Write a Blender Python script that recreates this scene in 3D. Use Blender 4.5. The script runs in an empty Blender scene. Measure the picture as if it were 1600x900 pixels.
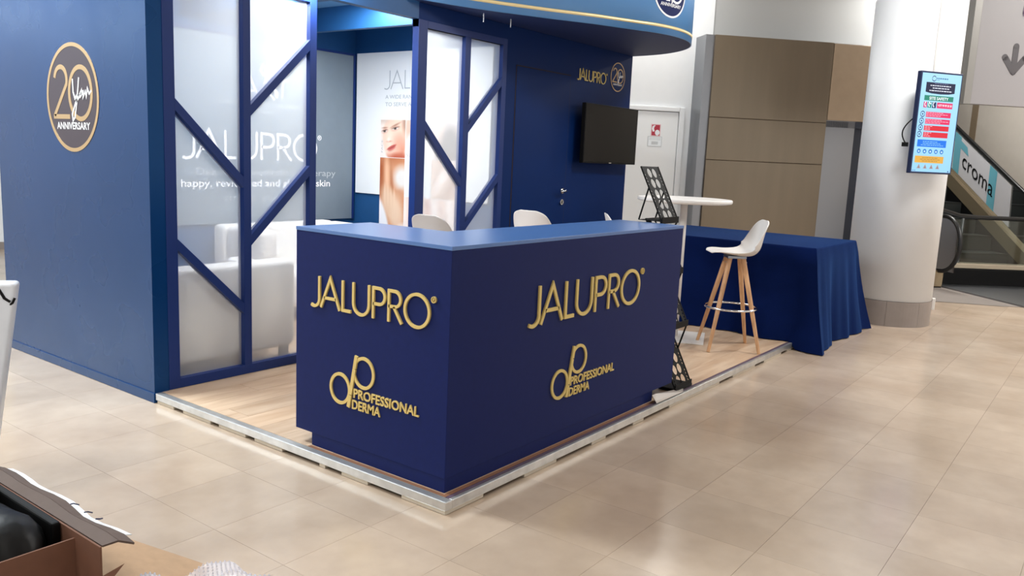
import bpy, bmesh, math, random
from mathutils import Vector, Matrix
random.seed(7)
C = bpy.context.scene.collection
SC = bpy.context.scene
PI = math.pi

# ------------------------------------------------------------------ camera, world, light, exposure
cam_d = bpy.data.cameras.new('camera'); cam = bpy.data.objects.new('camera', cam_d); C.objects.link(cam)
CAM = Vector((-2.617, -2.2614, 1.4867)); F_PX, YAW, PITCH, ROLL = 1285.8, 0.6378, 0.1584, 0.0449
f_ = Vector((math.cos(YAW)*math.cos(PITCH), math.sin(YAW)*math.cos(PITCH), -math.sin(PITCH)))
r_ = Vector((math.sin(YAW), -math.cos(YAW), 0)); u_ = r_.cross(f_)
R_ = math.cos(ROLL)*r_ + math.sin(ROLL)*u_; U_ = -math.sin(ROLL)*r_ + math.cos(ROLL)*u_
cam.matrix_world = Matrix(((R_.x, U_.x, -f_.x, CAM.x), (R_.y, U_.y, -f_.y, CAM.y), (R_.z, U_.z, -f_.z, CAM.z), (0, 0, 0, 1)))
cam_d.sensor_width = 36; cam_d.lens = F_PX/1600*36; cam_d.clip_end = 200; cam_d.clip_start = 0.05
SC.camera = cam
SC.view_settings.view_transform = 'Standard'; SC.view_settings.look = 'None'
SC.view_settings.gamma = 1; SC.view_settings.use_curve_mapping = False
SC.view_settings.exposure = 0.25

w = bpy.data.worlds.new('world'); SC.world = w; w.use_nodes = True
w.node_tree.nodes['Background'].inputs[0].default_value = (0.98, 0.985, 1.0, 1)
w.node_tree.nodes['Background'].inputs[1].default_value = 0.9

def area(name, loc, target, sx, sy, power, col=(1, 1, 1), spread=180):
    l = bpy.data.lights.new(name, 'AREA'); l.shape = 'RECTANGLE'; l.size = sx; l.size_y = sy
    l.energy = power; l.color = col; l.spread = math.radians(spread)
    o = bpy.data.objects.new(name, l); C.objects.link(o); o.location = loc
    d = Vector(target) - Vector(loc)
    o.rotation_euler = d.to_track_quat('-Z', 'Y').to_euler()
    return o
ZF = -0.061           # mall floor
ZC = 4.6              # mall ceiling
# rows of recessed mall lamps: (x, y, size x, size y, watts)
LAMPS = [(-3.6, 0.6, 1.6, 1.6, 75), (-0.85, 3.6, 0.8, 1.8, 280), (-3.4, -3.6, 1.2, 1.2, 30), (4.6, -1.5, 1.0, 1.0, 110),
         (7.9, 3.0, 0.7, 0.7, 34), (8.6, -3.8, 1.2, 1.2, 210), (6.6, 6.4, 1.2, 1.2, 230), (11.3, 0.2, 1.0, 1.0, 130), (-6.5, 9.5, 2.0, 2.0, 300)]
LNAMES = ['over the aisle left of the booth', 'nearest the outer left booth wall', 'behind the photographer', 'just in front of the canopy end',
          'past the canopy end over the high table', 'over the open floor right of the column', 'between the booth and the white service door', 'over the escalator foot', 'far behind the left booth wall']
for k, (x, y, a, b, p) in enumerate(LAMPS):
    area('mall_lamp_light', (x, y, ZC-0.055), (x, y, 0), a, b, p, (1.0, 0.985, 0.96) if k not in (1, 6, 8) else (0.84, 0.94, 1.0))
# lounge lights inside the booth, added out of view
for x in (0.8, 2.2): area('lounge_light', (x, 2.80, 2.672), (x+0.15, 2.95, 0), 0.9, 0.30, 30, (0.97, 0.985, 1.0))
area('lounge_light', (0.9, 2.38, 2.53), (3.1, 3.5, 1.5), 0.8, 0.06, 38, (0.97, 0.985, 1.0))
area('lounge_light', (2.0, 2.38, 2.53), (1.8, 4.1, 1.3), 0.8, 0.06, 6, (0.97, 0.985, 1.0))

# ------------------------------------------------------------------ materials
def lin(c): return tuple(((v/255)/12.92 if v/255 <= 0.04045 else ((v/255+0.055)/1.055)**2.4) for v in c)
def mat(name, col, rough=0.5, metal=0.0, noise=0.0, nscale=8.0, bump=0.0, bscale=60.0, spec=0.5, emit=None, estr=1.0, coat=0.0, stretch=None, rnoise=0.0):
    m = bpy.data.materials.new(name); m.use_nodes = True; nt = m.node_tree; b = nt.nodes['Principled BSDF']
    c = lin(col)
    b.inputs['Base Color'].default_value = (*c, 1); b.inputs['Roughness'].default_value = rough
    b.inputs['Metallic'].default_value = metal; b.inputs['Specular IOR Level'].default_value = spec
    b.inputs['Coat Weight'].default_value = coat
    if emit: b.inputs['Emission Color'].default_value = (*lin(emit), 1); b.inputs['Emission Strength'].default_value = estr
    if noise or bump or rnoise:
        tc = nt.nodes.new('ShaderNodeTexCoord'); mp = nt.nodes.new('ShaderNodeMapping')
        nt.links.new(tc.outputs['Object'], mp.inputs[0])
        if stretch: mp.inputs['Scale'].default_value = stretch
    if noise:
        n = nt.nodes.new('ShaderNodeTexNoise'); n.inputs['Scale'].default_value = nscale; n.inputs['Detail'].default_value = 5
        nt.links.new(mp.outputs[0], n.inputs[0])
        r = nt.nodes.new('ShaderNodeMapRange'); r.inputs[1].default_value = 0.3; r.inputs[2].default_value = 0.7
        r.inputs[3].default_value = 1-noise; r.inputs[4].default_value = 1+noise
        nt.links.new(n.outputs[0], r.inputs[0])
        mx = nt.nodes.new('ShaderNodeVectorMath'); mx.operation = 'SCALE'; mx.inputs[0].default_value = c
        nt.links.new(r.outputs[0], mx.inputs['Scale']); nt.links.new(mx.outputs[0], b.inputs['Base Color'])
    if rnoise:
        n3 = nt.nodes.new('ShaderNodeTexNoise'); n3.inputs['Scale'].default_value = 3; nt.links.new(mp.outputs[0], n3.inputs[0])
        r3 = nt.nodes.new('ShaderNodeMapRange'); r3.inputs[3].default_value = rough-rnoise; r3.inputs[4].default_value = rough+rnoise
        nt.links.new(n3.outputs[0], r3.inputs[0]); nt.links.new(r3.outputs[0], b.inputs['Roughness'])
    if bump:
        n2 = nt.nodes.new('ShaderNodeTexNoise'); n2.inputs['Scale'].default_value = bscale
        nt.links.new(mp.outputs[0], n2.inputs[0])
        bp = nt.nodes.new('ShaderNodeBump'); bp.inputs['Strength'].default_value = bump; bp.inputs['Distance'].default_value = 0.01
        nt.links.new(n2.outputs[0], bp.inputs['Height']); nt.links.new(bp.outputs[0], b.inputs['Normal'])
    return m

def film_mat(name, opacity, col=(240, 244, 246)):
    m = bpy.data.materials.new(name); m.use_nodes = True; nt = m.node_tree; nt.nodes.clear()
    out = nt.nodes.new('ShaderNodeOutputMaterial'); mix = nt.nodes.new('ShaderNodeMixShader'); mix.inputs[0].default_value = opacity
    tr = nt.nodes.new('ShaderNodeBsdfTransparent'); tr.inputs[0].default_value = (0.97, 0.98, 0.98, 1)
    df = nt.nodes.new('ShaderNodeBsdfDiffuse'); df.inputs[0].default_value = (*lin(col), 1)
    tl = nt.nodes.new('ShaderNodeBsdfTranslucent'); tl.inputs[0].default_value = (*lin(col), 1)
    m2 = nt.nodes.new('ShaderNodeMixShader'); m2.inputs[0].default_value = 0.6
    nt.links.new(df.outputs[0], m2.inputs[1]); nt.links.new(tl.outputs[0], m2.inputs[2])
    nt.links.new(tr.outputs[0], mix.inputs[1]); nt.links.new(m2.outputs[0], mix.inputs[2]); nt.links.new(mix.outputs[0], out.inputs[0])
    return m

def attr_mat(name, rough=0.5, emit=0.0):
    m = bpy.data.materials.new(name); m.use_nodes = True; nt = m.node_tree; b = nt.nodes['Principled BSDF']
    a = nt.nodes.new('ShaderNodeAttribute'); a.attribute_name = 'Col'
    nt.links.new(a.outputs['Color'], b.inputs['Base Color']); b.inputs['Roughness'].default_value = rough
    if emit:
        nt.links.new(a.outputs['Color'], b.inputs['Emission Color']); b.inputs['Emission Strength'].default_value = emit
        b.inputs['Base Color'].default_value = (0, 0, 0, 1); nt.links.remove(b.inputs['Base Color'].links[0])
    return m

def glass_mat(name, tint=(0.9, 0.95, 0.93), rough=0.02):
    m = bpy.data.materials.new(name); m.use_nodes = True; nt = m.node_tree; nt.nodes.clear()
    out = nt.nodes.new('ShaderNodeOutputMaterial'); mix = nt.nodes.new('ShaderNodeMixShader')
    fr = nt.nodes.new('ShaderNodeFresnel'); fr.inputs[0].default_value = 1.5
    tr = nt.nodes.new('ShaderNodeBsdfTransparent'); tr.inputs[0].default_value = (*tint, 1)
    gl = nt.nodes.new('ShaderNodeBsdfGlossy'); gl.inputs['Roughness'].default_value = rough
    nt.links.new(fr.outputs[0], mix.inputs[0]); nt.links.new(tr.outputs[0], mix.inputs[1]); nt.links.new(gl.outputs[0], mix.inputs[2])
    nt.links.new(mix.outputs[0], out.inputs[0]); return m

def tile_mat():
    m = bpy.data.materials.new('stone_tile'); m.use_nodes = True; nt = m.node_tree; b = nt.nodes['Principled BSDF']
    N = nt.nodes.new; L = nt.links.new
    g = N('ShaderNodeNewGeometry')
    off = N('ShaderNodeVectorMath'); off.operation = 'ADD'; off.inputs[1].default_value = (0.79+8.8, 0.34+17.6, 0)
    L(g.outputs['Position'], off.inputs[0])
    sc = N('ShaderNodeVectorMath'); sc.operation = 'SCALE'; sc.inputs['Scale'].default_value = 1/0.44; L(off.outputs[0], sc.inputs[0])
    fl = N('ShaderNodeVectorMath'); fl.operation = 'FLOOR'; L(sc.outputs[0], fl.inputs[0])
    mu = N('ShaderNodeVectorMath'); mu.operation = 'MULTIPLY'; mu.inputs[1].default_value = (1, 1, 0); L(fl.outputs[0], mu.inputs[0])
    wn = N('ShaderNodeTexWhiteNoise'); L(mu.outputs[0], wn.inputs[0])
    n1 = N('ShaderNodeTexNoise'); n1.inputs['Scale'].default_value = 1.6; n1.inputs['Detail'].default_value = 6; L(off.outputs[0], n1.inputs[0])
    n2 = N('ShaderNodeTexNoise'); n2.inputs['Scale'].default_value = 9; n2.inputs['Detail'].default_value = 8; L(off.outputs[0], n2.inputs[0])
    cr = N('ShaderNodeValToRGB'); L(n1.outputs[0], cr.inputs[0])
    cr.color_ramp.elements[0].position = 0.35; cr.color_ramp.elements[0].color = (*lin((176, 156, 136)), 1)
    cr.color_ramp.elements[1].position = 0.68; cr.color_ramp.elements[1].color = (*lin((194, 176, 157)), 1)
    r1 = N('ShaderNodeMapRange'); r1.inputs[3].default_value = 0.94; r1.inputs[4].default_value = 1.06; L(wn.outputs[0], r1.inputs[0])
    r2 = N('ShaderNodeMapRange'); r2.inputs[1].default_value = .3; r2.inputs[2].default_value = .7; r2.inputs[3].default_value = 0.96; r2.inputs[4].default_value = 1.04; L(n2.outputs[0], r2.inputs[0])
    m1 = N('ShaderNodeMath'); m1.operation = 'MULTIPLY'; L(r1.outputs[0], m1.inputs[0]); L(r2.outputs[0], m1.inputs[1])
    s = N('ShaderNodeVectorMath'); s.operation = 'SCALE'; L(cr.outputs[0], s.inputs[0]); L(m1.outputs[0], s.inputs['Scale'])
    L(s.outputs[0], b.inputs['Base Color'])
    r3 = N('ShaderNodeMapRange'); r3.inputs[3].default_value = 0.15; r3.inputs[4].default_value = 0.24; L(n1.outputs[0], r3.inputs[0])
    L(r3.outputs[0], b.inputs['Roughness']); b.inputs['Specular IOR Level'].default_value = 1.1
    return m

def wood_mat(name, c0, c1, rough=0.4, scale=(1.2, 16, 1)):
    m = bpy.data.materials.new(name); m.use_nodes = True; nt = m.node_tree; b = nt.nodes['Principled BSDF']
    N = nt.nodes.new; L = nt.links.new
    tc = N('ShaderNodeTexCoord'); oi = N('ShaderNodeObjectInfo')
    ad = N('ShaderNodeVectorMath'); ad.operation = 'ADD'; L(tc.outputs['Object'], ad.inputs[0])
    cm = N('ShaderNodeCombineXYZ'); L(oi.outputs['Random'], cm.inputs[0])
    s9 = N('ShaderNodeVectorMath'); s9.operation = 'SCALE'; s9.inputs['Scale'].default_value = 40; L(cm.outputs[0], s9.inputs[0]); L(s9.outputs[0], ad.inputs[1])
    mp = N('ShaderNodeMapping'); mp.inputs['Scale'].default_value = scale; L(ad.outputs[0], mp.inputs[0])
    n = N('ShaderNodeTexNoise'); n.inputs['Scale'].default_value = 2.2; n.inputs['Detail'].default_value = 7; n.inputs['Distortion'].default_value = 0.6; L(mp.outputs[0], n.inputs[0])
    cr = N('ShaderNodeValToRGB'); L(n.outputs[0], cr.inputs[0])
    cr.color_ramp.elements[0].position = 0.32; cr.color_ramp.elements[0].color = (*lin(c0), 1)
    cr.color_ramp.elements[1].position = 0.66; cr.color_ramp.elements[1].color = (*lin(c1), 1)
    r1 = N('ShaderNodeMapRange'); r1.inputs[3].default_value = 0.9; r1.inputs[4].default_value = 1.07; L(oi.outputs['Random'], r1.inputs[0])
    s = N('ShaderNodeVectorMath'); s.operation = 'SCALE'; L(cr.outputs[0], s.inputs[0]); L(r1.outputs[0], s.inputs['Scale'])
    L(s.outputs[0], b.inputs['Base Color']); b.inputs['Roughness'].default_value = rough
    return m

NAVY = mat('navy_laminate', (8, 38, 90), 0.5, spec=0.1, noise=0.06, nscale=3, rnoise=0.05)
NAVY_IN = mat('navy_inner_wall', (30, 78, 128), 0.45, spec=0.3, noise=0.04)
NAVY_W = mat('navy_wall_film', (8, 50, 100), 0.28, spec=0.5, noise=0.05, nscale=2, rnoise=0.06)
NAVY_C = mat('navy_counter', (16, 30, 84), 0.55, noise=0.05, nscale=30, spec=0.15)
NAVY_TOP_LIT = mat('navy_counter_top_lit', (74, 112, 170), 0.28, spec=0.7)  # paler than the counter faces: reflected light put into the worktop colour
NAVY_FR = mat('navy_frame_paint', (20, 46, 106), 0.45, spec=0.3)
NAVY_CAN = mat('canopy_underside', (28, 48, 100), 0.6)
CAN_BLUE = mat('canopy_blue_film', (92, 148, 206), 0.3)
GOLD = mat('gold_letter', (216, 190, 116), 0.5, 0.1)
GOLD_B = mat('gold_band', (236, 214, 160), 0.35, 0.3)
GOLD_S = mat('gold_side', (170, 128, 56), 0.4, 0.4)
BRONZE = mat('bronze_ring', (190, 160, 116), 0.35, 0.4)
BROWN = mat('emblem_brown', (58, 46, 56), 0.4)
WHITE_INK = mat('white_ink', (238, 240, 244), 0.5)
FADE_INK = mat('faint_white_ink', (176, 184, 190), 0.5)
GREY_INK = mat('grey_ink', (176, 184, 190), 0.5)
GREY_BOARD = mat('grey_board', (112, 126, 138), 0.55, noise=0.03)
WHITE_BOARD = mat('white_board', (236, 240, 242), 0.45)
WHITE_PL = mat('white_plastic', (226, 222, 218), 0.35)
WHITE_SOFA = mat('white_leatherette', (240, 237, 232), 0.45, bump=0.15, bscale=30)
CHROME = mat('chrome', (225, 228, 232), 0.12, 1.0)
STEEL = mat('brushed_steel', (150, 152, 156), 0.35, 1.0)
ALU = mat('aluminium_edge', (205, 205, 203), 0.32, 0.75, noise=0.12, nscale=14, stretch=(1, 1, 1))
SPACER = mat('white_spacer', (200, 190, 172), 0.6)
DARK = mat('dark_gap', (40, 28, 22), 0.8)
DARKSTRIP = mat('violet_strip', (92, 76, 92), 0.4)
BLACK = mat('black_plastic', (9, 9, 10), 0.55, spec=0.15)
BLACK_G = mat('black_gloss', (9, 9, 10), 0.16, spec=0.2)
RUBBER = mat('black_rubber', (20, 20, 21), 0.35)
FILM = film_mat('frosted_film', 0.5)
FILM_E = mat('pane_edge', (170, 180, 184), 0.3)
OAK = wood_mat('oak_plank', (182, 151, 122), (207, 182, 156), 0.34, (0.9, 5, 1))
LEGW = wood_mat('beech_leg', (186, 140, 100), (214, 168, 124), 0.4, (14, 14, 1.4))
CLOTH = mat('navy_cloth', (7, 23, 68), 0.9, bump=0.25, bscale=220, noise=0.08, nscale=6, spec=0.05)
_cb = CLOTH.node_tree.nodes['Principled BSDF']; _cb.inputs['Sheen Weight'].default_value = 0.3; _cb.inputs['Sheen Tint'].default_value = (0.10, 0.32, 0.85, 1); _cb.inputs['Sheen Roughness'].default_value = 0.35
NAVY_W.node_tree.nodes['Principled BSDF'].inputs['Specular Tint'].default_value = (0.30, 0.62, 1.0, 1)
PLASTER = mat('white_plaster', (232, 234, 235), 0.6, noise=0.01)
MALLW = mat('beige_wall', (186, 178, 168), 0.5, noise=0.02)
COLW = mat('column_white', (230, 233, 236), 0.5, noise=0.015, nscale=4)
STONE = mat('column_plinth', (140, 130, 124), 0.4, noise=0.06)
BRMET = mat('bronze_panel', (130, 117, 99), 0.28, 0.6, noise=0.05, nscale=2, stretch=(3, 3, 0.3))
BRMET2 = mat('light_bronze_panel', (176, 156, 132), 0.35, 0.35, noise=0.03)
LIFTM = mat('lift_steel', (58, 63, 76), 0.35, 0.35)
SEAM = mat('seam', (90, 76, 62), 0.6)
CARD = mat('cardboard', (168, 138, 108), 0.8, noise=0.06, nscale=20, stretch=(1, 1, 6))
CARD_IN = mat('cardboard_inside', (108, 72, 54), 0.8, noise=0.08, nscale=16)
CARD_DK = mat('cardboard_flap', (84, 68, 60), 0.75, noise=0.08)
CARD_W = mat('white_printed_card', (214, 216, 220), 0.6)
CEILM = mat('mall_ceiling', (190, 188, 184), 0.7)
LAMPM = mat('lamp_panel', (255, 255, 255), 0.5, emit=(255, 250, 240), estr=5)
TILE = tile_mat()
GROUT = mat('grout', (172, 152, 130), 0.7)
PRINT = attr_mat('poster_print', 0.4)
SCREENP = attr_mat('screen_pixels', 0.3, emit=1.0)
GLASS = glass_mat('clear_glass')
MATT = mat('grey_mat', (120, 112, 106), 0.8, noise=0.05)

# ------------------------------------------------------------------ mesh helpers
WM = {}
def thing(name, label, cat, loc=(0, 0, 0), rotz=0, group=None):
    o = bpy.data.objects.new(name, None); C.objects.link(o); o.empty_display_size = 0.1
    o.location = loc; o.rotation_euler = (0, 0, rotz); o['label'] = label; o['category'] = cat
    if group: o['group'] = group
    WM[o] = Matrix.Translation(Vector(loc)) @ Matrix.Rotation(rotz, 4, 'Z')
    return o
def tag(o, label, cat, group=None):
    o['label'] = label; o['category'] = cat
    if group: o['group'] = group
    return o
def struct(o): o['kind'] = 'structure'; return o

class MB:
    """collects faces in world space (or local space when built with local=True)"""
    def __init__(s): s.v = []; s.f = []; s.c = []
    def add(s, vs, fs, col=None):
        n = len(s.v); s.v += [Vector(p) for p in vs]; s.f += [tuple(i+n for i in f) for f in fs]
        s.c += [col]*len(vs); return s
    def box(s, x0, x1, y0, y1, z0, z1):
        return s.add([(x0, y0, z0), (x1, y0, z0), (x1, y1, z0), (x0, y1, z0), (x0, y0, z1), (x1, y0, z1), (x1, y1, z1), (x0, y1, z1)],
                     [(0, 3, 2, 1), (4, 5, 6, 7), (0, 1, 5, 4), (1, 2, 6, 5), (2, 3, 7, 6), (3, 0, 4, 7)])
    def obox(s, o, a, b, c):
        o, a, b, c = map(Vector, (o, a, b, c))
        vs = [o, o+a, o+a+b, o+b, o+c, o+a+c, o+a+b+c, o+b+c]
        fs = [(0, 3, 2, 1), (4, 5, 6, 7), (0, 1, 5, 4), (1, 2, 6, 5), (2, 3, 7, 6), (3, 0, 4, 7)]
        if a.cross(b).dot(c) < 0: fs = [f[::-1] for f in fs]
        return s.add(vs, fs)
    def tube(s, path, r, n=10, closed=False, caps=True, radii=None):
        P = [Vector(p) for p in path]; m = len(P); vs = []; prev = None
        for i in range(m):
            t = (P[(i+1) % m]-P[i-1]) if closed or 0 < i < m-1 else (P[1]-P[0] if i == 0 else P[-1]-P[-2])
            t.normalize()
            if prev is None:
                a = Vector((0, 0, 1)) if abs(t.z) < 0.9 else Vector((1, 0, 0)); nrm = t.cross(a).normalized()
            else: nrm = (prev - t*prev.dot(t)).normalized()
            prev = nrm; bi = t.cross(nrm); rr = radii[i] if radii else r
            for k in range(n): vs.append(P[i]+(nrm*math.cos(2*PI*k/n)+bi*math.sin(2*PI*k/n))*rr)
        fs = []
        for i in range(m if closed else m-1):
            for k in range(n): fs.append((i*n+k, i*n+(k+1) % n, ((i+1) % m)*n+(k+1) % n, ((i+1) % m)*n+k))
        if not closed and caps: fs.append(tuple(range(n))[::-1]); fs.append(tuple((m-1)*n+k for k in range(n)))
        return s.add(vs, fs)
    def lathe(s, c, prof, n=48, caps=True):
        vs = []; m = len(prof)
        for (r, z) in prof:
            for k in range(n): vs.append((c[0]+r*math.cos(2*PI*k/n), c[1]+r*math.sin(2*PI*k/n), z))
        fs = [(i*n+k, i*n+(k+1) % n, (i+1)*n+(k+1) % n, (i+1)*n+k) for i in range(m-1) for k in range(n)]
        if caps: fs.append(tuple(range(n))[::-1]); fs.append(tuple((m-1)*n+k for k in range(n)))
        return s.add(vs, fs)
    def prism(s, poly, mapf, d0, d1, col=None):
        n = len(poly)
        vs = [mapf(u, v, d0) for u, v in poly]+[mapf(u, v, d1) for u, v in poly]
        return s.add(vs, [tuple(range(n))[::-1], tuple(range(n, 2*n))]+[(i, (i+1) % n, (i+1) % n+n, i+n) for i in range(n)], col)
    def flat(s, poly, mapf, d, col=None):
        return s.add([mapf(u, v, d) for u, v in poly], [tuple(range(len(poly)))], col)
    def build(s, name, material, parent=None, smooth=False, bevel=0, local=False, seg=2, recalc=True):
        me = bpy.data.meshes.new(name)
        M = WM[parent].inverted() if parent is not None and not local else Matrix.Identity(4)
        me.from_pydata([M @ v for v in s.v], [], s.f); me.update()
        if any(c is not None for c in s.c):
            at = me.color_attributes.new('Col', 'FLOAT_COLOR', 'POINT')
            for i, c in enumerate(s.c): at.data[i].color = (*(lin(c) if c is not None else (1, 1, 1)), 1)
        if recalc:
            bm = bmesh.new(); bm.from_mesh(me); bmesh.ops.recalc_face_normals(bm, faces=bm.faces); bm.to_mesh(me); bm.free()
        me.materials.append(material)
        if smooth:
            for p in me.polygons: p.use_smooth = True
        o = bpy.data.objects.new(name, me); C.objects.link(o)
        if parent is not None: o.parent = parent; WM[o] = WM[parent]
        else: WM[o] = Matrix.Identity(4)
        if bevel:
            b = o.modifiers.new('bevel', 'BEVEL'); b.width = bevel; b.segments = seg; b.limit_method = 'ANGLE'; b.angle_limit = 0.6
        return o
def copy_tree(o, parent=None):
    c = o.copy(); C.objects.link(c); c.parent = parent
    for ch in list(o.children): copy_tree(ch, c)
    return c

# ribbon strokes in 2D
def ribbon(mb, pts, wd, mapf, d0, d1, closed=False, widths=None):
    P = []
    for p in pts:
        p = Vector(p)
        if not P or (p-P[-1]).length > 1e-5: P.append(p)
        elif widths: widths = None
    n = len(P); L = []; Rr = []
    for i in range(n):
        if closed: a = (P[i]-P[i-1]); b = (P[(i+1) % n]-P[i])
        else: a = P[i]-P[i-1] if i > 0 else P[1]-P[0]; b = P[i+1]-P[i] if i < n-1 else P[-1]-P[-2]
        a.normalize(); b.normalize()
        na = Vector((-a.y, a.x)); nb = Vector((-b.y, b.x)); m = (na+nb)
        if m.length < 1e-4: m = na
        m.normalize(); k = 1/max(0.35, m.dot(na)); ww = (widths[i] if widths else wd)/2
        L.append(P[i]+m*ww*k); Rr.append(P[i]-m*ww*k)
    vs = []
    for i in range(n):
        vs += [mapf(L[i].x, L[i].y, d0), mapf(Rr[i].x, Rr[i].y, d0), mapf(L[i].x, L[i].y, d1), mapf(Rr[i].x, Rr[i].y, d1)]
    fs = []
    for i in range(n if closed else n-1):
        a = 4*i; b = 4*((i+1) % n)
        fs += [(a+2, a+3, b+3, b+2), (a, b, b+1, a+1), (a, a+2, b+2, b), (a+1, b+1, b+3, a+3)]
    if not closed: fs += [(0, 1, 3, 2), (4*n-4, 4*n-2, 4*n-1, 4*n-3)]
    return mb.add(vs, fs)
def arc(cx, cy, rx, ry, a0, a1, n=18):
    return [(cx+rx*math.cos(math.radians(a0+(a1-a0)*i/n)), cy+ry*math.sin(math.radians(a0+(a1-a0)*i/n))) for i in range(n+1)]
def circle(cx, cy, r, ry=None, n=40): return arc(cx, cy, r, ry or r, 0, 360-360/n, n-1)
def rect(u0, u1, v0, v1): return [(u0, v0), (u1, v0), (u1, v1), (u0, v1)]

WORD = {  # stroke letters in cap heights: list of (points, closed)
 'J': [([(0.42, 1.0), (0.42, 0.25)]+arc(0.17, 0.25, 0.25, 0.25, 0, -125, 12), False)],
 'A': [([(0.0, 0), (0.45, 0.98), (0.90, 0)], False), ([(0.16, 0.33), (0.74, 0.33)], False)],
 'L': [([(0.05, 1), (0.05, 0.045), (0.43, 0.045)], False)],
 'U': [([(0.05, 1), (0.05, 0.37)]+arc(0.40, 0.37, 0.35, 0.35, 180, 360, 16)+[(0.75, 1)], False)],
 'P': [([(0.05, 0), (0.05, 0.955), (0.28, 0.955)]+arc(0.30, 0.71, 0.25, 0.245, 90, -90, 14)+[(0.05, 0.465)], False)],
 'R': [([(0.05, 0), (0.05, 0.955), (0.28, 0.955)]+arc(0.30, 0.72, 0.24, 0.235, 90, -90, 14)+[(0.05, 0.485)], False), ([(0.26, 0.48), (0.60, 0)], False)],
 'O': [(circle(0.53, 0.5, 0.49), True)],
}
POS = [('J', 0.0), ('A', 0.50), ('L', 1.49), ('U', 1.98), ('P', 2.87), ('R', 3.54), ('O', 4.22)]
def word(parent, mapf, width, height, m, d0, d1, name='letter', sw=0.095, reg=True, single=False):
    k = width/5.3; mb = MB()
    for ch, x0 in POS:
        if not single: mb = MB()
        for pts, cl in WORD[ch]:
            # scale x so the total matches width, y so the caps match height
            sc = [(k*(x0+x), height*y) for x, y in pts]
            ribbon(mb, sc, sw*height, mapf, d0, d1, cl)
        if not single: mb.build(name, m, parent)
    if reg:
        if not single: mb = MB()
        r = 0.085*height; cx, cy = k*5.3+r*1.2, height*0.92
        ribbon(mb, circle(cx, cy, r, n=20), r*0.28, mapf, d0, d1, True)
        ribbon(mb, [(cx-r*.3, cy-r*.5), (cx-r*.3, cy+r*.45), (cx+r*.15, cy+r*.45), (cx+r*.3, cy+r*.2), (cx+r*.1, cy), (cx-r*.3, cy)], r*0.2, mapf, d0, d1)
        ribbon(mb, [(cx, cy), (cx+r*.35, cy-r*.5)], r*0.2, mapf, d0, d1)
        if not single: mb.build('registered_mark', m, parent)
    if single: mb.build(name, m, parent)

_tmp = []
def text(parent, s, mapf, u0, v0, height, width, m, d=0.001, name='lettering', bold=0.0, depth=0, shear=0, align='l', track=1.0, res=3):
    """flat or raised lettering: s fitted into width x height (cap box), starting at u0,v0"""
    cu = bpy.data.curves.new('t', 'FONT'); cu.body = s; cu.resolution_u = res; cu.offset = bold; cu.shear = shear; cu.space_character = track
    o = bpy.data.objects.new('t', cu); C.objects.link(o); bpy.context.view_layer.update()
    me = bpy.data.meshes.new_from_object(o.evaluated_get(bpy.context.evaluated_depsgraph_get()))
    bpy.data.objects.remove(o); bpy.data.curves.remove(cu)
    xs = [v.co.x for v in me.vertices]; ys = [v.co.y for v in me.vertices]
    cap = 0.69; xmin = min(xs); sx = (width/(max(xs)-xmin)) if width else height/cap; sy = height/cap
    W = (max(xs)-xmin)*sx
    if align == 'c': u0 = u0-W/2
    mb = MB(); mb.add([mapf(u0+(v.co.x-xmin)*sx, v0+v.co.y*sy, d) for v in me.vertices], [tuple(p.vertices) for p in me.polygons])
    if depth:
        n = len(me.vertices)
        edges = {}
        for p in me.polygons:
            for e in p.edge_keys: edges[e] = edges.get(e, 0)+1
        mb.v += [Vector(mapf(u0+(v.co.x-xmin)*sx, v0+v.co.y*sy, d-depth)) for v in me.vertices]; mb.c += [None]*n
        mb.f += [(a, b, b+n, a+n) for (a, b), c in edges.items() if c == 1]
    bpy.data.meshes.remove(me)
    return mb.build(name, m, parent, recalc=bool(depth))

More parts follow.
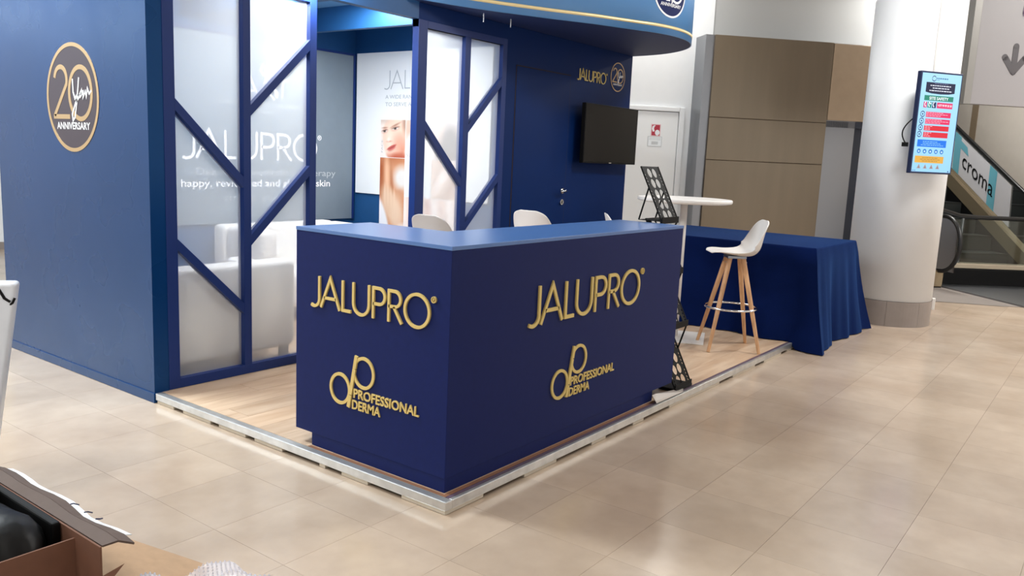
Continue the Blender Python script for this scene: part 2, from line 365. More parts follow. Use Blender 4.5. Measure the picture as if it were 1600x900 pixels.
def emblem(parent, mapf, r, disc_m, ring_m, num_m, txt_m, t=0.002, n=64):
    """round '20 Years ANNIVERSARY' emblem"""
    mb = MB(); rs = [0, .35, .65, 1.0]; vs = [mapf(0, 0, t)]; fs = []
    for q in rs[1:]:
        for k in range(n): vs.append(mapf(r*q*math.cos(2*PI*k/n), r*q*math.sin(2*PI*k/n), t))
    for k in range(n): vs.append(mapf(r*math.cos(2*PI*k/n), r*math.sin(2*PI*k/n), 0))
    for k in range(n): fs.append((0, 1+k, 1+(k+1) % n))
    for q in range(3):
        for k in range(n): fs.append((1+q*n+k, 1+(q+1)*n+k, 1+(q+1)*n+(k+1) % n, 1+q*n+(k+1) % n))
    mb.add(vs, fs).build('emblem_disc', disc_m, parent)
    ribbon(MB(), circle(0, 0, r*0.975, n=72), r*0.075, mapf, t*0.5, t*2.2, True)
    mb = MB(); ribbon(mb, circle(0, 0, r*0.965, n=72), r*0.07, mapf, t*0.5, t*2.2, True); mb.build('emblem_ring', ring_m, parent)
    mb = MB()
    two = arc(-0.42*r, 0.33*r, 0.24*r, 0.24*r, 170, -20, 14)+[(-0.70*r, -0.33*r)]
    ribbon(mb, [p for p in two], 0.085*r, mapf, t, t*2.4)
    ribbon(mb, [(-0.74*r, -0.35*r), (-0.10*r, -0.35*r)], 0.085*r, mapf, t, t*2.4)
    ribbon(mb, circle(0.32*r, 0.08*r, 0.42*r, 0.47*r, n=40), 0.085*r, mapf, t, t*2.4, True)
    mb.build('numeral', num_m, parent)
    mb = MB(); S = lambda pts: [(x*r, y*r) for x, y in pts]
    ribbon(mb, S([(0.05, 0.34), (0.06, 0.10), (0.12, -0.02), (0.22, 0.06)]), 0.04*r, mapf, t*2, t*3.4)
    ribbon(mb, S([(0.29, 0.36), (0.20, -0.05), (0.10, -0.36), (0.02, -0.42), (0.0, -0.30), (0.14, -0.10), (0.30, 0.02), (0.42, 0.12)]), 0.04*r, mapf, t*2, t*3.4)
    ribbon(mb, S([(0.30, 0.05), (0.38, 0.14), (0.34, 0.02), (0.44, 0.10), (0.43, 0.0), (0.52, 0.11), (0.55, 0.01), (0.60, 0.16), (0.66, 0.06), (0.74, 0.12)]), 0.035*r, mapf, t*2, t*3.4)
    mb.build('script_lettering', txt_m, parent)
    text(parent, 'ANNIVERSARY', mapf, -0.62*r, -0.58*r, 0.125*r, 1.27*r, txt_m, d=t*2.4, bold=0.02)

def grad_paint(mb, u0, u1, v0, v1, nu, nv, fn, mapf, d):
    """print painted on a grid: fn(s, t) gives an sRGB colour, s,t in 0..1"""
    vs = []; cs = []
    base = len(mb.v)
    for j in range(nv+1):
        for i in range(nu+1):
            s, t = i/nu, j/nv
            vs.append(Vector(mapf(u0+(u1-u0)*s, v0+(v1-v0)*t, d))); cs.append(fn(s, t))
    mb.v += vs; mb.c += cs
    for j in range(nv):
        for i in range(nu):
            a = base+j*(nu+1)+i; mb.f.append((a, a+1, a+nu+2, a+nu+1))
def blend(c, c2, k): k = max(0, min(1, k)); return tuple(a+(b-a)*k for a, b in zip(c, c2))
def soft(s, t, cx, cy, rx, ry, rot=0, edge=0.35):
    a = math.radians(rot); x, y = s-cx, t-cy; x, y = x*math.cos(a)+y*math.sin(a), -x*math.sin(a)+y*math.cos(a)
    q = math.hypot(x/rx, y/ry); return max(0, min(1, (1+edge-q)/(2*edge)))

# ================================================================== MALL SHELL
TS = 0.44; TX0 = -0.79; TY0 = -0.34
floor = struct(MB().box(-18, 26, -14, 28, ZF-0.05, ZF-0.006).build('floor', GROUT))
def proj(p):
    d = Vector(p)-CAM; z = d.dot(f_)
    if z < 0.2: return None
    return 800+F_PX*d.dot(R_)/z, 450-F_PX*d.dot(U_)/z, z
cells = []
for i in range(-14, 55):
    for j in range(-28, 50):
        x, y = TX0+TS*i, TY0+TS*j
        if -0.05 < x+TS/2 < 5.2 and 0.1 < y+TS/2 < 4.1: continue      # under the booth platform
        vis = False
        for cx, cy in ((0, 0), (TS, 0), (0, TS), (TS, TS), (TS/2, TS/2)):
            q = proj((x+cx, y+cy, ZF))
            if q and -20 < q[0] < 1620 and 235 < q[1] < 920: vis = True
        cells.append((math.hypot(x-CAM.x, y-CAM.y), vis, x, y))
near = sorted([c for c in cells if c[1]])[:300]; nearset = {(c[2], c[3]) for c in near}
g = 0.0006
tm = MB(); tm.box(g, TS-g, g, TS-g, -0.012, 0); tm0 = tm.build('tile', TILE, floor, local=True)
first = True
for dd, vis, x, y in near:
    t = tm0 if first else tm0.copy()
    if not first: C.objects.link(t); t.parent = floor
    t.location = (x, y, ZF); first = False
rest = MB()
for dd, vis, x, y in cells:
    if (x, y) in nearset: continue
    rest.add([(x+g, y+g, ZF), (x+TS-g, y+g, ZF), (x+TS-g, y+TS-g, ZF), (x+g, y+TS-g, ZF), (x+g, y+g, ZF-.006), (x+TS-g, y+g, ZF-.006), (x+TS-g, y+TS-g, ZF-.006), (x+g, y+TS-g, ZF-.006)],
             [(0, 1, 2, 3), (4, 5, 1, 0), (5, 6, 2, 1), (6, 7, 3, 2), (7, 4, 0, 3)])
ro = rest.build('tile', TILE, floor, recalc=False); ro['kind'] = 'stuff'

AW = math.radians(45.5); WN = Vector((math.cos(AW), math.sin(AW), 0)); WT = Vector((math.sin(AW), -math.cos(AW), 0))
def W(T, D, z): return Vector((CAM.x, CAM.y, 0)) + WN*D + WT*T + Vector((0, 0, z))
def wbox(mb, T0, T1, D0, D1, z0, z1): return mb.obox(W(T0, D0, z0), WT*(T1-T0), WN*(D1-D0), (0, 0, z1-z0))
DW = 12.0
struct(wbox(MB(), -9.5, 4.72, DW, DW+0.2, ZF, ZC).build('wall_back', PLASTER))
struct(wbox(MB(), 4.72, 7.6, DW+0.02, DW+0.2, 3.37, ZC).build('wall_upper', mat('upper_wall_shaded', (172, 173, 172), 0.6)))  # same white wall, less lit up here; the shade is put into the grey
# ceiling with lamp panels
ceil_ = struct(MB().box(-18, 26, -14, 28, ZC, ZC+0.1).build('ceiling', CEILM))
for k, (x, y, a, b, p) in enumerate(LAMPS):
    t = thing('ceiling_lamp', 'square recessed ceiling lamp '+LNAMES[k], 'lamp', (x, y, ZC), 0, 'ceiling lamps')
    MB().box(x-a/2, x+a/2, y-b/2, y+b/2, ZC-0.03, ZC-0.001).build('diffuser', LAMPM, t)
    fr = MB()
    for q in ((x-a/2-.04, x-a/2, y-b/2-.04, y+b/2+.04), (x+a/2, x+a/2+.04, y-b/2-.04, y+b/2+.04), (x-a/2, x+a/2, y-b/2-.04, y-b/2), (x-a/2, x+a/2, y+b/2, y+b/2+.04)): fr.box(*q, ZC-0.05, ZC-0.001)
    fr.build('frame', WHITE_PL, t)
glow_panel = thing('added_glow_panel', 'large unseen glowing ceiling panel added far behind the left booth wall', 'added_glow_panel', (-10, 19, ZC))  # unseen bright panel, added to put a sheen on the left wall's top
MB().box(-15, -4.5, 14.5, 25.5, ZC-0.04, ZC-0.002).build('glow_pane', mat('added_panel_glow', (255, 255, 255), 0.5, emit=(214, 236, 255), estr=3.4), glow_panel)
for k in range(8): MB().box(-15+k*1.5, -14.94+k*1.5, 14.5, 25.5, ZC-0.08, ZC-0.041).build('glow_panel_bar', STEEL, glow_panel)
# white service door
dr = struct(MB().build('door_2', PLASTER)) if False else None
d2 = wbox(MB(), 3.15, 4.27, DW-0.03, DW-0.001, ZF, 2.235).build('door_2', mat('door_white', (236, 238, 238), 0.45)); struct(d2)
fr = MB(); wbox(fr, 4.28, 4.36, DW-0.06, DW-0.001, ZF, 2.31); wbox(fr, 3.06, 3.14, DW-0.06, DW-0.001, ZF, 2.31); wbox(fr, 3.14, 4.28, DW-0.06, DW-0.001, 2.245, 2.31)
fr.build('door_frame', PLASTER, d2, bevel=0.008)
# fire notice on the service door
def wall_map(T, z, D): return lambda u, v, d: W(T+u, D-d, z+v)
t = thing('fire_sign', 'small red and white square fire equipment sign on white door', 'sign', W(3.93, DW-0.03, 1.96))
mf = wall_map(3.935, 1.965, DW-0.031)
RED = mat('sign_red', (178, 40, 62), 0.5); LGREY = mat('sign_grey', (196, 200, 202), 0.5)
MB().prism(rect(-0.075, 0.075, -0.09, 0.09), mf, 0, 0.004).build('plate', mat('sign_pink_edge', (232, 206, 208), 0.5), t)
MB().flat(rect(-0.063, 0.063, -0.078, 0.078), mf, 0.005).build('red_field', RED, t)
mb = MB(); ribbon(mb, [(-0.035, 0.06), (-0.045, 0.02), (-0.03, -0.02)], 0.03, mf, 0.005, 0.006); mb.flat(circle(-0.03+0.055, -0.035, 0.036, 0.042, 16), mf, 0.0062)
ribbon(mb, [(-0.04, 0.06), (-0.01, 0.066)], 0.014, mf, 0.005, 0.006); mb.build('pictogram', WHITE_INK, t)
t = thing('notice_plate', 'small white notice plate with grey outline under red fire sign', 'sign', W(3.93, DW-0.03, 1.80))
mf = wall_map(3.93, 1.80, DW-0.031)
MB().prism(rect(-0.11, 0.11, -0.075, 0.075), mf, 0, 0.004).build('plate', LGREY, t, bevel=0.002)
MB().flat(rect(-0.1, 0.1, -0.066, 0.066), mf, 0.0045).build('face', WHITE_BOARD, t)
mb = MB()
for v in (0.048, 0.028): 
    for u in range(7): mb.flat(rect(-0.085+u*0.025, -0.065+u*0.025, v-0.004, v+0.004), mf, 0.005)
mb.flat(rect(-0.05, 0.05, -0.045, 0.0), mf, 0.005); mb.build('printed_lines', LGREY, t)

# bronze lift surround
blk = wbox(MB(), 4.47, 6.90, 11.62, 12.02, ZF, 3.33).build('wall_lift', STEEL); struct(blk)
z_sp = [(ZF, 1.565), (1.572, 2.175), (2.182, 3.33)]
for z0, z1 in z_sp: wbox(MB(), 4.60, 6.42, 11.585, 11.62, z0, z1).build('panel', BRMET, blk, bevel=0.004)
wbox(MB(), 4.60, 6.42, 11.60, 11.62, ZF, 3.31).build('seam_backing', SEAM, blk)
wbox(MB(), 6.428, 8.3, 11.585, 11.62, 2.225, 3.32).build('panel', BRMET2, blk, bevel=0.004)
lift = thing('lift_door', 'dark steel lift door recessed beside the bronze wall panels', 'door', W(6.9, 11.75, ZF))
wbox(MB(), 6.43, 6.90, 11.70, 11.74, ZF, 2.22).build('door_leaf', LIFTM, lift)
wbox(MB(), 6.91, 7.9, 11.72, 11.76, ZF, 2.22).build('door_leaf', LIFTM, lift)
wbox(MB(), 6.43, 7.9, 11.62, 11.73, 2.12, 2.22).build('lintel', LIFTM, lift, bevel=0.005)
struct(wbox(MB(), 6.9, 8.3, 11.78, 12.02, ZF, 3.33).build('wall_lift_rear', STEEL))
t = thing('prohibition_sign', 'small round red no entry for people sign on lift door', 'sign', W(6.76, 11.69, 1.65))
mf = wall_map(6.735, 1.655, 11.699)
mb = MB(); mb.flat(circle(0, 0, 0.082, n=28), mf, 0.002); mb.build('face', mat('sign_face', (150, 140, 150), 0.5), t)
mb = MB(); ribbon(mb, circle(0, 0, 0.078, n=28), 0.018, mf, 0.002, 0.004, True); ribbon(mb, [(-0.05, 0.055), (0.05, -0.055)], 0.014, mf, 0.003, 0.005); mb.build('red_ring', mat('sign_darkred', (140, 34, 48), 0.5), t)
mb = MB(); mb.flat(circle(0, 0.04, 0.015, n=12), mf, 0.0025); mb.flat([(-0.02, 0.02), (-0.012, -0.055), (0.012, -0.055), (0.02, 0.02)], mf, 0.0025); mb.build('pictogram', BLACK, t)
mb = MB(); mb.flat(rect(-0.07, 0.07, -0.135, -0.115), mf, 0.002); mb.build('printed_line', LGREY, t)
# skirting
struct(wbox(MB(), -9.5, 2.8, DW-0.02, DW, ZF, ZF+0.1).build('baseboard_back', STONE))

# escalator hall walls (run back beside the escalator)
EP = Vector((12.12, -0.93, 0)); EE = WN; EN = WT
def E_(s, t, z): return EP + EE*s + EN*t + Vector((0, 0, z))
ws = struct(MB().obox(E_(-6, 0.75, ZF), EE*16, EN*0.2, (0, 0, ZC-ZF)).build('wall_escalator', MALLW))
for s0 in (-5.0, -3.2, -1.4, 0.4, 2.2, 4.0): MB().obox(E_(s0, 0.742, ZF), EE*0.16, EN*0.008, (0, 0, ZC-ZF)).build('panel_joint', mat('joint_brown', (124, 108, 88), 0.6) if s0 == -5.0 else bpy.data.materials['joint_brown'], ws)
struct(MB().obox(E_(9.8, -8, ZF), EN*8.7, EE*0.2, (0, 0, ZC-ZF)).build('wall_far', MALLW))

# ================================================================== COLUMN
CC = (6.75, -0.304)
col = thing('round_column', 'thick round white column with grey stone plinth', 'column', (CC[0], CC[1], ZF))
MB().lathe(CC, [(0.428, 0.20), (0.428, 3.22)], 72).build('lower_cladding', COLW, col, smooth=False)
for p in bpy.data.objects['lower_cladding'].data.polygons: p.use_smooth = abs(p.normal.z) < 0.5
sh = MB().lathe(CC, [(0.41, 3.22), (0.41, ZC)], 72).build('shaft', COLW, col)
for p in sh.data.polygons: p.use_smooth = abs(p.normal.z) < 0.5
# vertical joint of the stone plinth panels
for k in range(8):
    a0 = 2*PI*k/8+0.22; mb = MB(); vs = []; n = 10
    for i in range(n+1):
        a = a0+(2*PI/8-0.006)*i/n
        for r, z in ((0.40, ZF), (0.432, ZF), (0.432, 0.197), (0.40, 0.197)): vs.append((CC[0]+r*math.cos(a), CC[1]+r*math.sin(a), z))
    fs = []
    for i in range(n): fs += [(4*i+q, 4*i+(q+1) % 4, 4*i+4+(q+1) % 4, 4*i+4+q) for q in range(4)]
    fs += [(0, 1, 2, 3), tuple(4*n+q for q in (3, 2, 1, 0))]
    mb.add(vs, fs).build('plinth_stone', STONE, col)
# display on the column
sc_c = Vector((6.315, -0.655, 1.982)); sa = math.radians(54.5); SNn = Vector((-math.cos(sa), -math.sin(sa), 0)); SR = Vector((math.sin(sa), -math.cos(sa), 0))
kio = thing('information_display', 'portrait digital display with site safety notice mounted on the white column', 'screen', sc_c)
SW, SH = 0.50, 0.965
def smap(u, v, d): return sc_c + SR*(u*SW-SW/2) + Vector((0, 0, (0.5-v)*SH)) + SNn*d   # u,v in 0..1 from top left
MB().obox(sc_c-SR*SW/2-Vector((0, 0, SH/2))-SNn*0.05, SR*SW, SNn*0.05, (0, 0, SH)).build('housing', mat('display_bezel', (20, 34, 74), 0.3), kio, bevel=0.004)
MB().obox(sc_c-SR*0.19-Vector((0, 0, SH*0.36))-SNn*0.10, SR*0.34, SNn*0.05, (0, 0, SH*0.72)).build('rear_housing', STEEL, kio)
MB().obox(sc_c-SR*0.06-Vector((0, 0, 0.15))-SNn*0.22, SR*0.12, SNn*0.12, (0, 0, 0.30)).build('wall_bracket', STEEL, kio)
px = MB(); bg = (158, 214, 246)
def R4(u0, u1, v0, v1, c, d=0.0015): px.flat(rect(u0, u1, v0, v1), smap, d, c)
grad_paint(px, 0.028, 0.972, 0.018, 0.982, 6, 10, lambda s, t: blend((168, 220, 246), (150, 206, 246), t), smap, 0.001)
R4(.14, .84, .105, .2, (14, 20, 58)); px.flat([(.14, .2), (.84, .2), (.7, .212), (.5, .216), (.28, .212)], smap, 0.0015, (14, 20, 58))
R4(.13, .83, .232, .282, (28, 132, 108)); R4(.13, .21, .296, .352, (206, 40, 110)); R4(.225, .32, .296, .352, (24, 140, 120)); R4(.335, .43, .296, .352, (20, 40, 84))
R4(.45, .83, .296, .352, (222, 48, 104))
for k, (v0, v1) in enumerate(((.39, .442), (.458, .508), (.524, .574), (.588, .64))): R4(.215+(0 if k < 2 else -.01), .815-.005*k, v0, v1, (222, 34, 92) if k < 2 else (216, 20, 44))
R4(.09, .79, .665, .735, (0, 112, 224)); R4(.075, .77, .825, .893, (222, 166, 60))
for k in range(5):
    cx = .15+.138*k; px.flat(circle(cx, .778, .043, .0225, 20), smap, 0.0015, (20, 112, 196)); px.flat(circle(cx, .78, .02, .0105, 10), smap, 0.0018, (196, 226, 246))
for k in range(4):
    cx = .19+.152*k; px.flat([(cx-.05, .95), (cx+.05, .95), (cx, .905)], smap, 0.0015, (166, 150, 150)); px.flat([(cx-.012, .945), (cx+.012, .945), (cx, .92)], smap, 0.0018, (120, 90, 90))
def lines(u0, u1, vs_, c, h=.0065, jag=0):
    for v, q in vs_:
        u = u0
        while u < u0+(u1-u0)*q-0.02:
            l = random.uniform(.03, .08); e = min(u+l, u0+(u1-u0)*q); R4(u, e, v, v+h, c, 0.002); u = e+.012
lines(.34, .66, [(.112, 1)], (120, 130, 170), .005); lines(.24, .76, [(.131, 1)], (225, 230, 245), .009); lines(.30, .70, [(.155, 1)], (225, 230, 245), .009); lines(.23, .76, [(.18, 1)], (225, 230, 245), .009)
for k, v0 in enumerate((.396, .464, .529, .594)): lines(.225, .80, [(v0, .7 if k < 2 else .3), (v0+.015, .95 if k < 2 else .22), (v0+.03, .62 if k < 2 else .26)], (246, 190, 210), .005)
lines(.22, .68, [(.68, .8), (.697, .95)], (140, 200, 250), .006); lines(.18, .72, [(.714, 1)], (140, 200, 250), .006)
lines(.25, .62, [(.84, 1), (.872, 1)], (140, 104, 50), .005); lines(.2, .70, [(.856, 1)], (140, 104, 50), .005)
lines(.36, .66, [(.058, 1)], (80, 130, 170), .013); lines(.36, .46, [(.078, 1)], (110, 160, 200), .006)
lines(.04, .12, [(.965, 1)], (110, 150, 190), .01); lines(.9, .96, [(.965, 1)], (60, 80, 150), .012)
px.build('display_panel', SCREENP, kio, recalc=False)
EW = mat('screen_white', (0, 0, 0), 0.5, emit=(245, 250, 255), estr=1.0); ED = mat('screen_dark', (0, 0, 0), 0.5, emit=(40, 50, 110), estr=1.0)
sm2 = lambda u, v, d: smap(u, 1-v, d)
text(kio, 'SITE SAFETY', sm2, .25, 1-.272, .028, .46, EW, d=0.0025, bold=0.02)
text(kio, '+377 99 99 30 30', sm2, .47, 1-.333, .02, .34, EW, d=0.0025, bold=0.02)
mb = MB()
for k, v in enumerate((.416, .482, .547, .613)): mb = MB(); ribbon(mb, circle(.135-.008*k, v, .05, .026, 24), .009, smap, .002, .0024, True); mb.flat(circle(.135-.008*k, v, .017, .009, 8), smap, .002); mb.build('round_icon', ED, kio)
mb = MB(); ribbon(mb, arc(.31, .068, .045, .024, 20, 330, 24), .008, smap, .002, .0024); mb.build('logo_ring', ED, kio)
mb = MB()
for cx in (.17, .262, .37):
    mb = MB(); ribbon(mb, arc(cx+.02, .318, .032, .022, 100, 250, 8), .014, smap, .002, .0024); mb.build('phone_icon', EW, kio)
mb = MB()
ribbon(mb, [(.27, .31), (.31, .31)], .008, smap, .002, .0024); ribbon(mb, [(.29, .30), (.29, .32)], .01, smap, .002, .0024); mb.build('plus_icon', EW, kio)
cab = MB(); pts = []
a0 = sc_c - SR*0.20 - SNn*0.08 + Vector((0, 0, 0.05))
for i in range(13):
    k = i/12; pts.append(a0 - SR*(0.11*math.sin(k*PI*0.85)+0.0) + Vector((0, 0, -0.25*k)) - SNn*0.02*k)
cab.tube(pts, 0.006, 8); tag(cab.build('power_cable', BLACK), 'black power cable looping out left behind the column display', 'cable')
sk = MB(); p = pts[-1]; sk.obox(p-Vector((0.02, 0.02, 0.03)), (0.05, 0, 0), (0, 0.05, 0), (0, 0, 0.04)); sk.build('plug', BLACK, bpy.data.objects['power_cable'])
cd = MB(); an = math.atan2(-0.835, -0.55)
cx_, cy_ = CC[0]+0.436*math.cos(math.radians(216)), CC[1]+0.436*math.sin(math.radians(216))
cd.tube([(cx_, cy_, 2.40), (cx_, cy_, ZC)], 0.012, 10); tag(cd.build('cable_conduit', WHITE_PL), 'thin white cable conduit running up the column above the display', 'conduit')
t = thing('wall_socket', 'small white socket low on the right side of the column plinth', 'socket', (7.05, -0.72, 0.1))
sxd = Vector((math.cos(math.radians(-78)), math.sin(math.radians(-78)), 0)); st = Vector((-sxd.y, sxd.x, 0)); so = Vector((CC[0], CC[1], 0.10))+sxd*0.43
MB().obox(so-st*0.035, st*0.07, sxd*0.03, (0, 0, 0.12)).build('housing', WHITE_PL, t, bevel=0.004)

# ================================================================== HANGING SIGN
hs = thing('hanging_sign', 'large hanging pale lilac direction sign with dark arrows', 'sign', W(7.8, 9.0, 2.33))
wbox(MB(), 6.77, 9.6, 9.0, 9.08, 2.335, 4.2).build('board', mat('sign_lilac', (138, 135, 137), 0.45), hs, bevel=0.006)
wbox(MB(), 6.68, 6.77, 8.995, 9.16, 2.335, 4.2).build('side_profile', mat('sign_profile', (132, 130, 126), 0.4, 0.3), hs)
for T in (7.2, 9.0): MB().tube([W(T, 9.04, 4.2), W(T, 9.04, ZC)], 0.01, 8).build('hanger', STEEL, hs)
def arrow(cu, cv, s, rot, m):
    mf = lambda u, v, d: W(cu+u*math.cos(rot)-v*math.sin(rot), 9.0-d, cv+u*math.sin(rot)+v*math.cos(rot))
    mb = MB()
    def cap(pts): ribbon(mb, pts, 0.075*s, mf, 0.001, 0.004); [mb.flat(circle(*q, 0.0375*s, n=14), mf, 0.004) for q in pts]
    cap([(0, 0.23*s), (0, -0.04*s)]); cap([(-0.13*s, 0.10*s), (0, -0.06*s)]); cap([(0.13*s, 0.10*s), (0, -0.06*s)])
    mb.flat([(-0.055*s, -0.02*s), (0, -0.105*s), (0.055*s, -0.02*s), (0, 0.06*s)], mf, 0.0045)
    mb.build('arrow', m, hs)
arrow(7.275, 2.79, 1.0, 0, mat('arrow_dark', (62, 58, 62), 0.5))
arrow(7.40, 3.46, 1.3, math.radians(135)-PI, mat('arrow_violet', (88, 62, 98), 0.5))

# ================================================================== ESCALATOR
es = thing('escalator', 'escalator rising away with black handrails and glass sides', 'escalator', E_(-0.8, -0.55, ZF))
SL = 0.60
def rail_z(s): return max(0.0, (s+0.6)*SL)
def balustrade(t, s_end, glass_m, name_sfx=''):
    S = [s_end, s_end+0.25, -0.75, -0.6]+[0.4*i for i in range(0, 18)]; S = sorted(set(x for x in S if x >= s_end))
    rp = [E_(s, t, ZF+1.0+rail_z(s)) for s in S]
    # newel loop
    loop = [E_(s_end-0.36*math.sin(a), t, ZF+0.62+0.38*math.cos(a)) for a in [PI*k/14 for k in range(14, 0, -1)]]
    MB().tube([E_(s_end+0.3, t, ZF+0.24)]+loop+rp, 0.029, 10).build('handrail', RUBBER, es, smooth=True)
    gb = MB(); lo = []; up = []
    Sg = [s_end-0.3, s_end-0.15]+S
    for s in Sg: lo.append(E_(s, t, ZF+0.25+rail_z(s))); up.append(E_(s, t, ZF+(0.97 if s >= s_end else 0.62+0.38*math.sqrt(max(0, 1-((s_end-s)/0.36)**2))*0.95)+rail_z(s)))
    n = len(Sg); gb.add(lo+up, [(i, i+1, n+i+1, n+i) for i in range(n-1)]); gb.build('glass_side', glass_m, es, recalc=False)
    sk = MB()
    for a, b in zip(S[:-1], S[1:]):
        z0, z1 = rail_z(a), rail_z(b)
        vs = [E_(a, t-.07, ZF+.02+z0), E_(a, t+.07, ZF+.02+z0), E_(a, t+.07, ZF+.25+z0), E_(a, t-.07, ZF+.25+z0), E_(b, t-.07, ZF+.02+z1), E_(b, t+.07, ZF+.02+z1), E_(b, t+.07, ZF+.25+z1), E_(b, t-.07, ZF+.25+z1)]
        sk.add(vs, [(0, 1, 2, 3), (4, 7, 6, 5), (0, 4, 5, 1), (1, 5, 6, 2), (2, 6, 7, 3), (3, 7, 4, 0)])
    sk.build('skirt', mat('skirt_champagne', (170, 152, 124), 0.25, 0.7) if 'skirt_champagne' not in bpy.data.materials else bpy.data.materials['skirt_champagne'], es)
    dk = MB()
    for a, b in zip(S[:-1], S[1:]):
        z0, z1 = rail_z(a)-0.45*(a > -0.7), rail_z(b)-0.45
        z0 = max(0, rail_z(a)-0.5); z1 = max(0, rail_z(b)-0.5)
        vs = [E_(a, t-.06, ZF+z0-.0), E_(a, t+.06, ZF+z0), E_(a, t+.06, ZF+.02+rail_z(a)), E_(a, t-.06, ZF+.02+rail_z(a)), E_(b, t-.06, ZF+z1), E_(b, t+.06, ZF+z1), E_(b, t+.06, ZF+.02+rail_z(b)), E_(b, t-.06, ZF+.02+rail_z(b))]
        dk.add(vs, [(0, 1, 2, 3), (4, 7, 6, 5), (0, 4, 5, 1), (1, 5, 6, 2), (2, 6, 7, 3), (3, 7, 4, 0)])
    dk.build('inner_deck', BLACK, es)
GL2 = glass_mat('escalator_glass', (0.72, 0.80, 0.76), 0.03)
balustrade(0.0, -1.2, GL2)
balustrade(-1.95, -0.95, GL2)
for k in range(14):
    s0 = -0.35+0.40*k; z = rail_z(s0)
    MB().obox(E_(s0, -1.85, ZF+z-0.02), EE*0.40, EN*1.78, (0, 0, 0.03)).build('step', mat('step_tread', (40, 43, 43), 0.5, 0.3) if k == 0 else bpy.data.materials['step_tread'], es)
    MB().obox(E_(s0, -1.85, ZF+z-0.26), EE*0.02, EN*1.78, (0, 0, 0.24)).build('riser', mat('step_riser', (54, 58, 58), 0.45, 0.3) if k == 0 else bpy.data.materials['step_riser'], es)
MB().obox(E_(-2.6, -1.85, ZF+0.002), EE*2.25, EN*1.78, (0, 0, 0.02)).build('landing_plate', STEEL, es)
# printed banner on the right glass side, seen through the steps
def emap(u, v, d): return E_(0.55+u*1.0, -0.012-d, 0) + Vector((0, 0, ZF+0.30+rail_z(0.55+u*1.0)+v))
mb = MB(); P1 = [(-0.25, 0), (-0.1, 0.64), (2.3, 0.64), (2.3, 0)]
mb.add([emap(-0.35+0.1*i, 0.02, 0) for i in range(29)]+[emap(-0.30+0.1*i, 0.63, 0) for i in range(29)], [(i, i+1, 30+i, 29+i) for i in range(28)])
bn = mb.build('banner', mat('banner_grey', (186, 184, 186), 0.5), es, recalc=False)
TEAL = mat('banner_teal', (96, 158, 172), 0.5)
mb = MB()
for a, b in ((0.02, 0.20), (0.95, 1.12)): mb.add([emap(a, 0.02, 0.003), emap(b, 0.02, 0.003), emap(b+.02, 0.63, 0.003), emap(a+.02, 0.63, 0.003)], [(0, 1, 2, 3)])
mb.add([emap(0.75, 0.44, 0.004), emap(0.80, 0.56, 0.004), emap(1.6, 0.62, 0.004), emap(1.6, 0.50, 0.004)], [(0, 1, 2, 3)])
WM[bn] = WM[es]; mb.build('teal_stripe', TEAL, bn, recalc=False)
tb = text(bn, 'croma', lambda u, v, d: emap(0.88-u, v, d), 0.0, 0.20, 0.25, 0.80, BLACK, d=0.008, name='lettering')

# low glazed guard in front of the escalator
g0, g1 = Vector((10.36, -0.20, ZF)), Vector((11.75, -1.85, ZF)); gd = (g1-g0).normalized(); gn = Vector((-gd.y, gd.x, 0))
gb = thing('glass_guard', 'low glass guard with black handrail and dark base before the escalator', 'railing', g0)
Lg = (g1-g0).length
MB().obox(g0, gd*Lg, gn*0.16, (0, 0, 0.26)).build('base', BLACK, gb, bevel=0.02)
MB().obox(g0+Vector((0, 0, 0.26))-gn*0.01, gd*Lg, gn*0.18, (0, 0, 0.07)).build('base_rail', mat('guard_trim', (172, 160, 140), 0.35, 0.4), gb, bevel=0.01)
MB().obox(g0+Vector((0, 0, 0.33))+gn*0.06, gd*Lg, gn*0.012, (0, 0, 0.62)).build('glass_pane', GLASS, gb)
MB().tube([g0+gn*0.06-gd*0.25+Vector((0, 0, 1.19)), g0+gn*0.06-gd*0.05+Vector((0, 0, 1.07)), g0+gn*0.06+gd*0.22+Vector((0, 0, 1.0))]+[g0+gn*0.06+gd*x+Vector((0, 0, 0.985)) for x in (0.5, 1.0, Lg)], 0.032, 10).build('handrail', RUBBER, gb, smooth=True)
MB().tube([g0+gn*0.08+gd*0.3+Vector((0, 0, 0.10)), g0+gn*0.08+gd*0.3+Vector((0, 0, 1.0))], 0.02, 8).build('post', STEEL, gb)
mm = MB(); mm.add([(8.5, -0.15, ZF+.004), (8.95, -1.15, ZF+.004), (10.2, -2.6, ZF+.004), (12.3, -2.6, ZF+.004), (11.3, -1.35, ZF+.004), (10.4, -0.3, ZF+.004), (10.2, 0.5, ZF+.004)], [tuple(range(7))])
tag(mm.build('floor_mat', MATT), 'dark grey entrance mat in front of the escalator', 'mat')

# ================================================================== BOOTH PLATFORM
EX, EY = 0.0665, 0.067
pf = thing('booth_platform', 'low oak laminate booth platform with aluminium edging', 'platform', (2.3, 1.0, ZF))
MB().box(-EX+0.02, 5.38, -EY+0.02, 4.118, ZF+0.014, -0.012).build('deck', DARK, pf)
PWd = 0.19; PL = 1.28; row = 0; y = -EY+0.045
while y < 4.1:
    off = (row*0.47) % PL; x = -EX+0.045-off
    while x < 5.38:
        x0, x1 = max(x, -EX+0.045), min(x+PL, 5.38)
        if x1-x0 > 0.05: 
            MB().box(x0+.0008, x1-.0008, y+.0008, min(y+PWd, 4.117)-.0008, -0.011, -0.001).build('plank', OAK, pf)
        x += PL
    y += PWd; row += 1
MB().box(-EX, -EX+0.045, -EY, 2.235, -0.042, 0.0).build('edge_profile', ALU, pf, bevel=0.004)
MB().box(-EX+0.045, 5.40, -EY, -EY+0.022, -0.042, 0.0).build('edge_profile', ALU, pf, bevel=0.003)
